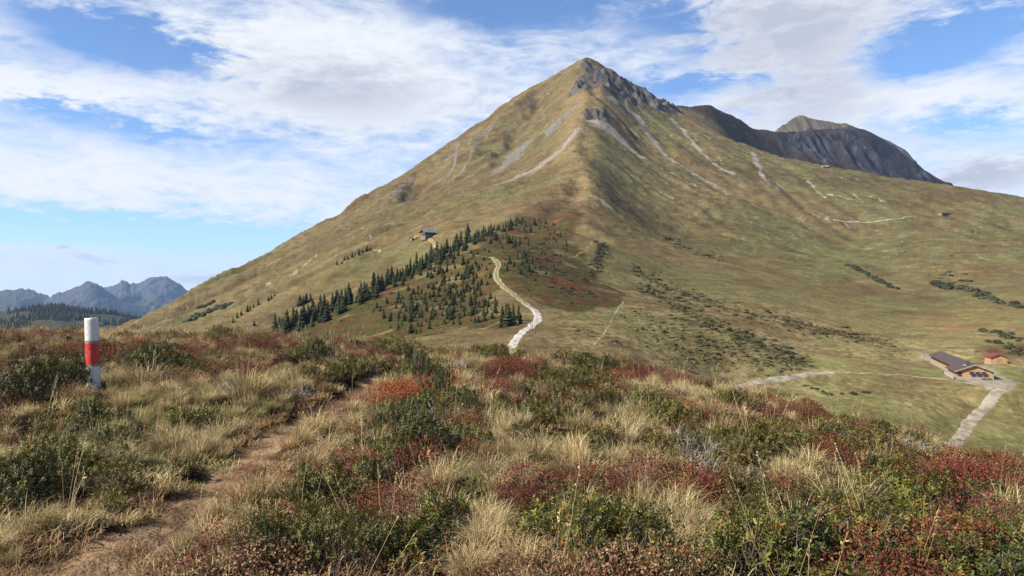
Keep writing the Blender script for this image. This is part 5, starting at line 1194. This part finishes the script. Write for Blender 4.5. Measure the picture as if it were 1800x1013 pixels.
K_grass = [grass_geo(51, 330, .09, .2, .40, .35, STRAW).obj('grass', M_grass), grass_geo(52, 330, .10, .2, .42, .55, STRAW).obj('grass', M_grass), grass_geo(53, 280, .09, .18, .36, .6, GREENISH).obj('grass', M_grass), grass_geo(54, 320, .10, .2, .45, .75, STRAW, droop=1.0).obj('grass', M_grass), grass_geo(55, 280, .09, .16, .34, .5, RUSTY).obj('grass', M_grass)]
K_turf = [grass_geo(61, 150, .17, .05, .15, .8, STRAW, .0022).obj('turf', M_grass), grass_geo(62, 150, .17, .05, .14, .8, GREENISH, .0022).obj('turf', M_grass), grass_geo(63, 150, .17, .04, .13, .9, RUSTY, .0022).obj('turf', M_grass)]
K_stem = [stem_geo(71 + i, 3).obj('stem', M_grass) for i in range(4)]
K_dead = [dead_geo(81 + i, 14).obj('dead', M_dead) for i in range(3)]

# ------------------------------------------------------------------ where they grow: patches read off the photograph (px, py at the foot, radius px, weight)
def patch(lst):
    out = []
    for px, py, rp, w in lst:
        x, y, z = hit(px, py, 2.2); y = min(y, 26.0); x = (px - CX) / FPX * y; out.append((x, y, max(rp / FPX * y, .12), w))
    return out
P_rose = patch([(40, 690, 130, 1), (120, 680, 60, 1), (270, 655, 70, 1), (60, 850, 120, 1.1), (160, 860, 60, .8), (200, 790, 50, .9), (270, 840, 45, .9), (330, 760, 35, .8), (370, 595, 30, .8), (550, 632, 50, 1.1), (640, 655, 45, 1), (690, 620, 50, 1), (735, 665, 60, 1), (780, 700, 55, 1.2), (720, 750, 70, 1), (740, 800, 90, 1.1), (680, 830, 60, .6),
                (480, 960, 110, 1.1), (600, 960, 120, 1.2), (720, 960, 100, 1.1), (560, 900, 80, .7), (990, 690, 70, 1.1), (940, 740, 70, .9), (860, 628, 35, .9), (1000, 925, 80, 1), (1060, 960, 70, .8), (960, 780, 60, .7), (1100, 720, 60, .8), (1180, 740, 60, .8), (1060, 650, 60, .8), (1250, 700, 60, .7),
                (1290, 900, 60, 1.1), (1260, 930, 50, .8), (1400, 960, 90, 1.1), (1340, 1000, 90, 1), (1470, 900, 80, .9), (1540, 960, 80, .9), (1600, 880, 90, .8), (1720, 960, 100, 1), (1780, 900, 90, .9), (1660, 820, 90, .9), (1540, 840, 80, 1), (1480, 780, 80, .9), (1360, 770, 70, .9), (1380, 830, 60, .7), (1600, 770, 70, .9), (1720, 800, 80, .9), (1300, 720, 60, .8), (1760, 1000, 100, .8)])
P_bil = patch([(90, 625, 60, .9), (180, 620, 60, .8), (400, 655, 60, .9), (330, 630, 50, .7), (470, 610, 60, .8), (620, 615, 50, 1), (660, 640, 40, .8), (900, 655, 70, 1), (860, 690, 50, .6), (1160, 670, 70, 1.1), (1090, 690, 50, .8), (930, 880, 55, 1.3), (1150, 870, 70, 1.2), (1230, 870, 80, 1.3), (1060, 870, 50, .8), (650, 900, 60, 1.2), (700, 895, 60, 1.1), (440, 835, 40, 1.2), (480, 850, 40, .8), (740, 700, 40, 1.4), (690, 705, 35, 1.3), (760, 690, 40, 1.2),
               (820, 760, 60, .9), (840, 730, 50, .9), (1440, 700, 60, .9), (1630, 980, 80, 1.2), (1560, 1000, 60, 1), (1370, 900, 45, 1), (1350, 940, 45, .8), (1700, 860, 60, .9), (1580, 760, 50, .7), (1180, 990, 70, .8), (1100, 960, 50, .6), (500, 990, 60, .6), (400, 985, 60, .5), (1270, 760, 50, .8), (1010, 820, 60, .7), (1780, 850, 60, .7), (620, 700, 50, .8), (20, 600, 60, .8), (1500, 740, 60, .7), (1650, 790, 60, .7)])
P_grass = patch([(250, 690, 70, 1), (330, 720, 80, 1), (440, 690, 80, 1.1), (420, 740, 80, 1.1), (500, 700, 60, 1), (300, 800, 70, 1), (360, 780, 60, 1), (540, 800, 60, 1.1), (610, 770, 60, 1.1), (580, 840, 60, .9), (820, 660, 60, 1.1), (870, 720, 60, 1), (900, 800, 60, .9), (850, 930, 70, 1.3), (800, 880, 50, 1), (1180, 920, 65, 1.4), (1110, 840, 60, .9), (1140, 940, 70, 1.1), (1420, 880, 45, 1), (1080, 760, 60, .9), (1190, 690, 40, 1.1), (340, 960, 90, 1.3), (300, 920, 60, 1), (420, 900, 50, .9), (180, 780, 90, .9), (120, 930, 80, 1), (30, 950, 90, 1), (880, 990, 60, 1.0), (760, 640, 60, 1.2), (800, 700, 45, 1.2), (870, 760, 60, 1.1), (940, 840, 50, .9), (1000, 780, 40, .9), (1300, 830, 40, .9), (160, 585, 160, .7), (400, 585, 120, .7), (1500, 870, 40, .7), (1740, 840, 50, .7), (850, 650, 60, 1)])
P_dead = patch([(1255, 815, 55, 1.3), (1220, 800, 40, .8), (700, 875, 45, 1.2), (720, 905, 45, 1), (975, 985, 45, .8), (1590, 810, 45, 1.1), (1560, 800, 40, .8), (1130, 775, 40, .8), (1170, 850, 25, .8), (1500, 890, 30, .7), (1620, 815, 40, .8)])
def field(x, y, pats, flat=1.25):
    t = np.zeros(x.shape)
    for a, b, r, w in pats: t = np.maximum(t, w * np.exp(-(((x - a) / r) ** 2 + ((y - b) / (r * flat + .05 * b)) ** 2)))
    return t
def fan(n_, y0=2.6, y1=27.0, um=.76):
    y = np.sqrt(rng.uniform(y0 * y0, y1 * y1, n_)); x = rng.uniform(-um, um, n_) * y; return x, y
def on_path(x, y, pad=0.0):
    d, w = seg_dist(x, y, path_w); return (d + (fbm(x * 3, y * 3, 3, 105) - .5) * .22) < w * (1.05 + pad)
def put(name, protos, x, y, z, kinds, s, label, cat, tilt=.15, zs=None):
    n_ = len(x); zs = s if zs is None else zs
    return instancer(name, protos, np.column_stack((x, y, z)), np.column_stack((rng.normal(0, tilt, n_), rng.normal(0, tilt, n_), rng.uniform(0, 6.283, n_))), np.column_stack((s, s, zs)), kinds, label, cat)
AREA = .76 * (27 ** 2 - 2.6 ** 2)
def fields(x, y):
    px = CX + FPX * x / y; right = sstep(1150, 1450, px)
    n1 = fbm(x * 1.0, y * 1.0, 4, 500, .6); n2 = fbm(x * 1.3 + 20, y * 1.3, 4, 501, .65)
    R = field(x, y, P_rose) + (n1 - .50) * 1.8 + .13 * right; B = field(x, y, P_bil) + (n2 - .53) * 2.0 + .28 * right; G = field(x, y, P_grass) + (.5 - n1) * .7 + (fbm(x * 2.2, y * 2.2, 3, 502) - .5) * .9 + .06 - .14 * right
    return R + rng.normal(0, .20, x.shape), B + rng.normal(0, .22, x.shape), G + rng.normal(0, .16, x.shape)
# alpenrose
x, y = fan(int(AREA * 18)); R, B, G = fields(x, y); k_ = (R > .44) & (R > B) & (R > G - .05) & ~on_path(x, y, .55); x, y = x[k_], y[k_]
kd = np.where(fbm(x * 1.1, y * 1.1, 2, 510) > .56, 3, rng.integers(0, 3, len(x))); s = rng.uniform(.6, 1.05, len(x))
zh = height(x, y); put('alpenrose_heath', K_rose, x, y, zh - .02, kd, s, 'low green alpenrose shrubs covering the foreground heath', 'shrubs', .2, s * rng.uniform(.8, 1.25, len(x)))
n_rose = len(x)
# bilberry
x, y = fan(int(AREA * 15)); R, B, G = fields(x, y); k_ = (B > .32) & (B > R - .06) & (B > G - .10) & ~on_path(x, y, .45); x, y = x[k_], y[k_]
hue = fbm(x * .8 + 3, y * .8, 3, 511); kd = np.where(hue > .60, 0, np.where(hue > .53, 5, np.where(hue > .47, 4, np.where(hue > .40, 3, 1))))
hot = field(x, y, patch([(740, 700, 45, 1), (690, 705, 40, 1), (760, 690, 40, 1)])) > .4; kd = np.where(hot, 2, kd)
hot = field(x, y, patch([(930, 880, 55, 1), (1150, 870, 60, 1)])) > .4; kd = np.where(hot, 1, kd)
hot = field(x, y, patch([(1230, 870, 70, 1), (440, 835, 40, 1), (700, 895, 50, 1), (1630, 980, 70, 1), (650, 900, 40, 1)])) > .4; kd = np.where(hot, rng.choice((0, 1, 1, 3, 4), len(x)), kd)
s = rng.uniform(.7, 1.4, len(x)); put('bilberry_heath', K_bil, x, y, height(x, y) - .02, kd, s, 'red and maroon autumn bilberry covering the foreground heath', 'shrubs', .2, s * rng.uniform(.8, 1.3, len(x)))
n_bil = len(x)
# tussock grass
x, y = fan(int(AREA * 15)); R, B, G = fields(x, y); k_ = (((G > .30) & (G > R - .12) & (G > B - .12)) | (rng.random(len(x)) < .10)) & ~on_path(x, y, .6); x, y = x[k_], y[k_]
gn = fbm(x * .6, y * .6, 3, 512); kd = np.where((gn > .60) & (rng.random(len(x)) < .6), 2, np.where(gn < .40, rng.choice((4, 1, 3), len(x)), rng.choice((0, 1, 3, 3), len(x)))); s = rng.uniform(.45, 1.0, len(x)) * (1 - .2 * (y < 4.6))
put('tussock_grass', K_grass, x, y, height(x, y), kd, s, 'bleached tussock grass between the shrubs of the heath', 'grass', .12)
n_gr = len(x)
# low turf everywhere, thin on the footpath
x, y = fan(int(AREA * 16), 2.4); x2, y2 = fan(1500, 2.4, 7.5); x, y = np.concatenate((x, x2)), np.concatenate((y, y2)); pth = on_path(x, y, .2); R, B, G = fields(x, y); k_ = (~pth & ((np.maximum(R, B) < .45) | (rng.random(len(x)) < .35))) | (rng.random(len(x)) < .03); x, y = x[k_], y[k_]
gn = fbm(x * .7, y * .7, 3, 513); kd = np.where(gn > .58, 1, np.where(gn < .46, 2, 0)); put('turf', K_turf, x, y, height(x, y), kd, rng.uniform(.7, 1.3, len(x)), 'short dry turf on the knoll', 'grass', .15)
# dead grey twigs and tall seed stems
x, y = fan(int(AREA * 9)); k_ = (field(x, y, P_dead) > .5) | (rng.random(len(x)) < .012); k_ &= ~on_path(x, y, .4); x, y = x[k_], y[k_]
put('dead_twigs', K_dead, x, y, height(x, y), rng.integers(0, 3, len(x)), rng.uniform(.6, 1.1, len(x)) * np.clip(y / 7, .6, 1.25), 'bare grey twigs of dead shrubs in the heath', 'twigs', .3)
x, y = fan(int(AREA * 1.1), 3.0, 25); k_ = ~on_path(x, y, -.1) & (rng.random(len(x)) < .25 + .75 * (fbm(x * .5, y * .5, 2, 514) > .52)); x, y = x[k_], y[k_]
s = rng.uniform(.7, 1.15, len(x)); put('seed_stems', K_stem, x, y, height(x, y), rng.integers(0, 4, len(x)), s, 'tall dry grass stems with seed heads across the heath', 'grass', .22)
print('PLANTS', n_rose, n_bil, n_gr, 'trees', tree_n)
# pebbles on the footpath
t = rng.uniform(0, len(path_w) - 1.01, 420); i = t.astype(int); f = (t - i)[:, None]; pc = path_w[i] * (1 - f) + path_w[i + 1] * f; pc[:, 0] += rng.uniform(-1, 1, 420) * pc[:, 2]
ss = rng.uniform(.006, .028, 420); pb = [stone(5), stone(6)]
M_peb = principled('path_stone', alb(150, 130, 106), rough=.95, noise=[(30, .2, 0)])
for p_ in pb: p_.data.materials[0] = M_peb
instancer('pebbles', pb, np.column_stack((pc[:, :2], height(pc[:, 0], pc[:, 1]))), rng.uniform(0, 6.28, (420, 3)) * (0, 0, 1), np.column_stack((ss, ss, ss)), rng.integers(0, 2, 420), 'small stones on the trodden footpath', 'pebbles')

# ------------------------------------------------------------------ single plants that stand out
def big_rose(seed, old=False):
    g = rose_geo(seed, .42, .42, 230, ROSE_OLD if old else ROSE, 1.05); return g.obj('foliage', M_rose).data
BIGR = [rose_geo(91, .42, .42, 260, ROSE_DARK, 1.05).obj('foliage', M_rose).data, big_rose(92), big_rose(93, True)]
BRANCH = dead_geo(95, 22).obj('branches', principled('alpenrose_wood', (.14, .11, .09), rough=.9)).data
def rose(px, py, wpx, hpx, kind, label):
    x, y, z = hit(px, py, 2.2); w_ = wpx / FPX * y / .95; h_ = hpx * 1.2 / FPX * y / .50
    e = empty('alpenrose_shrub', (x, y, z - .02), r_.uniform(0, 6.28), (w_, w_, h_)); tag(e, label, 'shrub', 'alpenrose shrubs that stand out')
    for nm, me in (('foliage', BIGR[kind]), ('branches', BRANCH)):
        o = bpy.data.objects.new(nm, me); COL.objects.link(o); o.parent = e
    return e
for a in [(60, 700, 150, 80, 0, 'wide dark green alpenrose at the left edge, left of the marker post'), (130, 690, 80, 66, 0, 'dark alpenrose leaning against the foot of the marker post'), (272, 660, 110, 66, 0, 'rounded dark alpenrose right of the marker post'),
          (552, 640, 84, 52, 0, 'dark dome of alpenrose on the skyline edge above the footpath'), (640, 662, 70, 40, 1, 'low olive alpenrose just above the upper footpath'), (694, 624, 66, 36, 1, 'flat alpenrose on the skyline left of the upper path gap'), (778, 712, 84, 76, 0, 'dark alpenrose mound casting a deep shadow beside the straw grass'),
          (740, 668, 80, 56, 0, 'dark alpenrose in the middle of the row that runs down from the skyline'), (815, 735, 60, 50, 0, 'dark alpenrose at the lower right end of the row from the skyline'), (690, 760, 90, 60, 0, 'dark alpenrose right of the middle footpath'), (650, 870, 110, 70, 0, 'dark alpenrose above the broad leafy bottom shrub'), (190, 800, 110, 60, 0, 'dark alpenrose on the shaded bank left of the footpath'),
          (735, 805, 150, 90, 0, 'large glossy alpenrose in the middle of the near heath'), (60, 880, 150, 90, 0, 'big shaded alpenrose low at the left beside the footpath'), (600, 1000, 190, 110, 1, 'broad leafy alpenrose at the bottom, right of the footpath'), (470, 1000, 110, 110, 0, 'upright alpenrose beside the bend of the footpath at the bottom'),
          (1002, 694, 104, 56, 1, 'rounded yellow-green alpenrose on the crest right of the white track'), (862, 632, 46, 26, 1, 'small alpenrose mound below the foot of the white track'), (1000, 950, 150, 90, 1, 'open twiggy alpenrose in the bottom centre'), (1290, 920, 100, 66, 2, 'yellowish alpenrose right of the pale grass tussock'),
          (1410, 985, 150, 80, 1, 'bright green alpenrose near the bottom right of centre'), (1480, 912, 110, 60, 2, 'ochre-tinted alpenrose on the right heath'), (1720, 985, 160, 70, 1, 'leafy alpenrose in the bottom right corner')]: rose(*a)
BT = [grass_geo(96, 420, .12, .24, .44, .5, STRAW).obj('t', M_grass).data, grass_geo(97, 420, .13, .24, .46, .65, STRAW, droop=1.0).obj('t', M_grass).data]
for i, (px, py, wpx, label) in enumerate([(1182, 925, 105, 'pale upright grass tussock in front of the red bilberry patch'), (855, 945, 105, 'fanned straw tussock right of the bottom alpenrose'), (250, 690, 110, 'arching straw tussock right of the marker post'), (300, 795, 100, 'drooping tussock on the shaded left path bank'), (440, 700, 110, 'broad bleached tussock on the bank above the footpath'), (330, 985, 100, 'greenish-straw tussock on the right edge of the near footpath')]):
    x, y, z = hit(px, py, 2.2); o = bpy.data.objects.new('grass_tussock', BT[i % 2]); COL.objects.link(o); o.location = (x, y, z); o.scale = (wpx / FPX * y / .52,) * 3; o.rotation_euler = (0, 0, r_.uniform(0, 6)); tag(o, label, 'grass tussock', 'tussocks that stand out')
BM_ = [bilberry_geo(98, .26, .24, 2600, BILB['maroon']).obj('b', M_bil).data, bilberry_geo(99, .26, .24, 2600, BILB['red']).obj('b', M_bil).data, bilberry_geo(100, .26, .22, 2600, BILB['orange']).obj('b', M_bil).data]
for px, py, wpx, k_, label in [(930, 890, 86, 0, 'round maroon bilberry cushion left of the red patch'), (1235, 880, 130, 1, 'bright red bilberry bush behind the pale tussock'), (1120, 872, 120, 0, 'dark maroon bilberry mass above the pale tussock'), (670, 900, 120, 1, 'red bilberry between the two big alpenroses'), (745, 700, 66, 2, 'orange-red bilberry at the top of the dark alpenrose mound'), (690, 712, 56, 2, 'orange bilberry beside the upper footpath'), (440, 838, 60, 1, 'small bright red bilberry at the edge of the footpath'), (1640, 1000, 150, 1, 'red bilberry bush at the bottom right')]:
    x, y, z = hit(px, py, 2.2); o = bpy.data.objects.new('bilberry_bush', BM_[k_]); COL.objects.link(o); o.location = (x, y, z - .02); w_ = wpx / FPX * y / .52; o.scale = (w_, w_, w_ * .95); o.rotation_euler = (0, 0, r_.uniform(0, 6)); tag(o, label, 'bilberry bush', 'bilberry bushes that stand out')
# ------------------------------------------------------------------ air
hb = mesh_np('haze', [(-13000, -400, -462), (10000, -400, -462), (10000, 21500, -462), (-13000, 21500, -462), (-13000, -400, 780), (10000, -400, 780), (10000, 21500, 780), (-13000, 21500, 780)],
             quads=[(0, 3, 2, 1), (4, 5, 6, 7), (0, 1, 5, 4), (1, 2, 6, 5), (2, 3, 7, 6), (3, 0, 4, 7)])
mh = bpy.data.materials.new('haze_air'); mh.use_nodes = True; nt = mh.node_tree; nt.nodes.clear()
pv = nt.nodes.new('ShaderNodeVolumePrincipled'); pv.inputs['Density'].default_value = HAZE; pv.inputs['Color'].default_value = (.36, .58, 1.0, 1); pv.inputs['Anisotropy'].default_value = 0.0
ou = nt.nodes.new('ShaderNodeOutputMaterial'); nt.links.new(pv.outputs[0], ou.inputs['Volume']); hb.data.materials.append(mh); tag(hb, 'thin blue autumn haze', 'haze', kind='stuff')

# ------------------------------------------------------------------ labels of things that stand in rows: counted from the left
def ordinal(i): return '%d%s' % (i, 'th' if 10 <= i % 100 <= 20 else {1: 'st', 2: 'nd', 3: 'rd'}.get(i % 10, 'th'))
rows_ = {}
for o in scene.objects:
    if o.parent is None and o.get('group') and o.name.startswith(('spruce_tree', 'alder_bush')): rows_.setdefault(o['group'], []).append(o)
for lst in rows_.values():
    lst.sort(key=lambda o: o.location.x / o.location.y)
    for i, o in enumerate(lst): o['label'] = o['label'] + ', ' + ordinal(i + 1) + ' from the left'
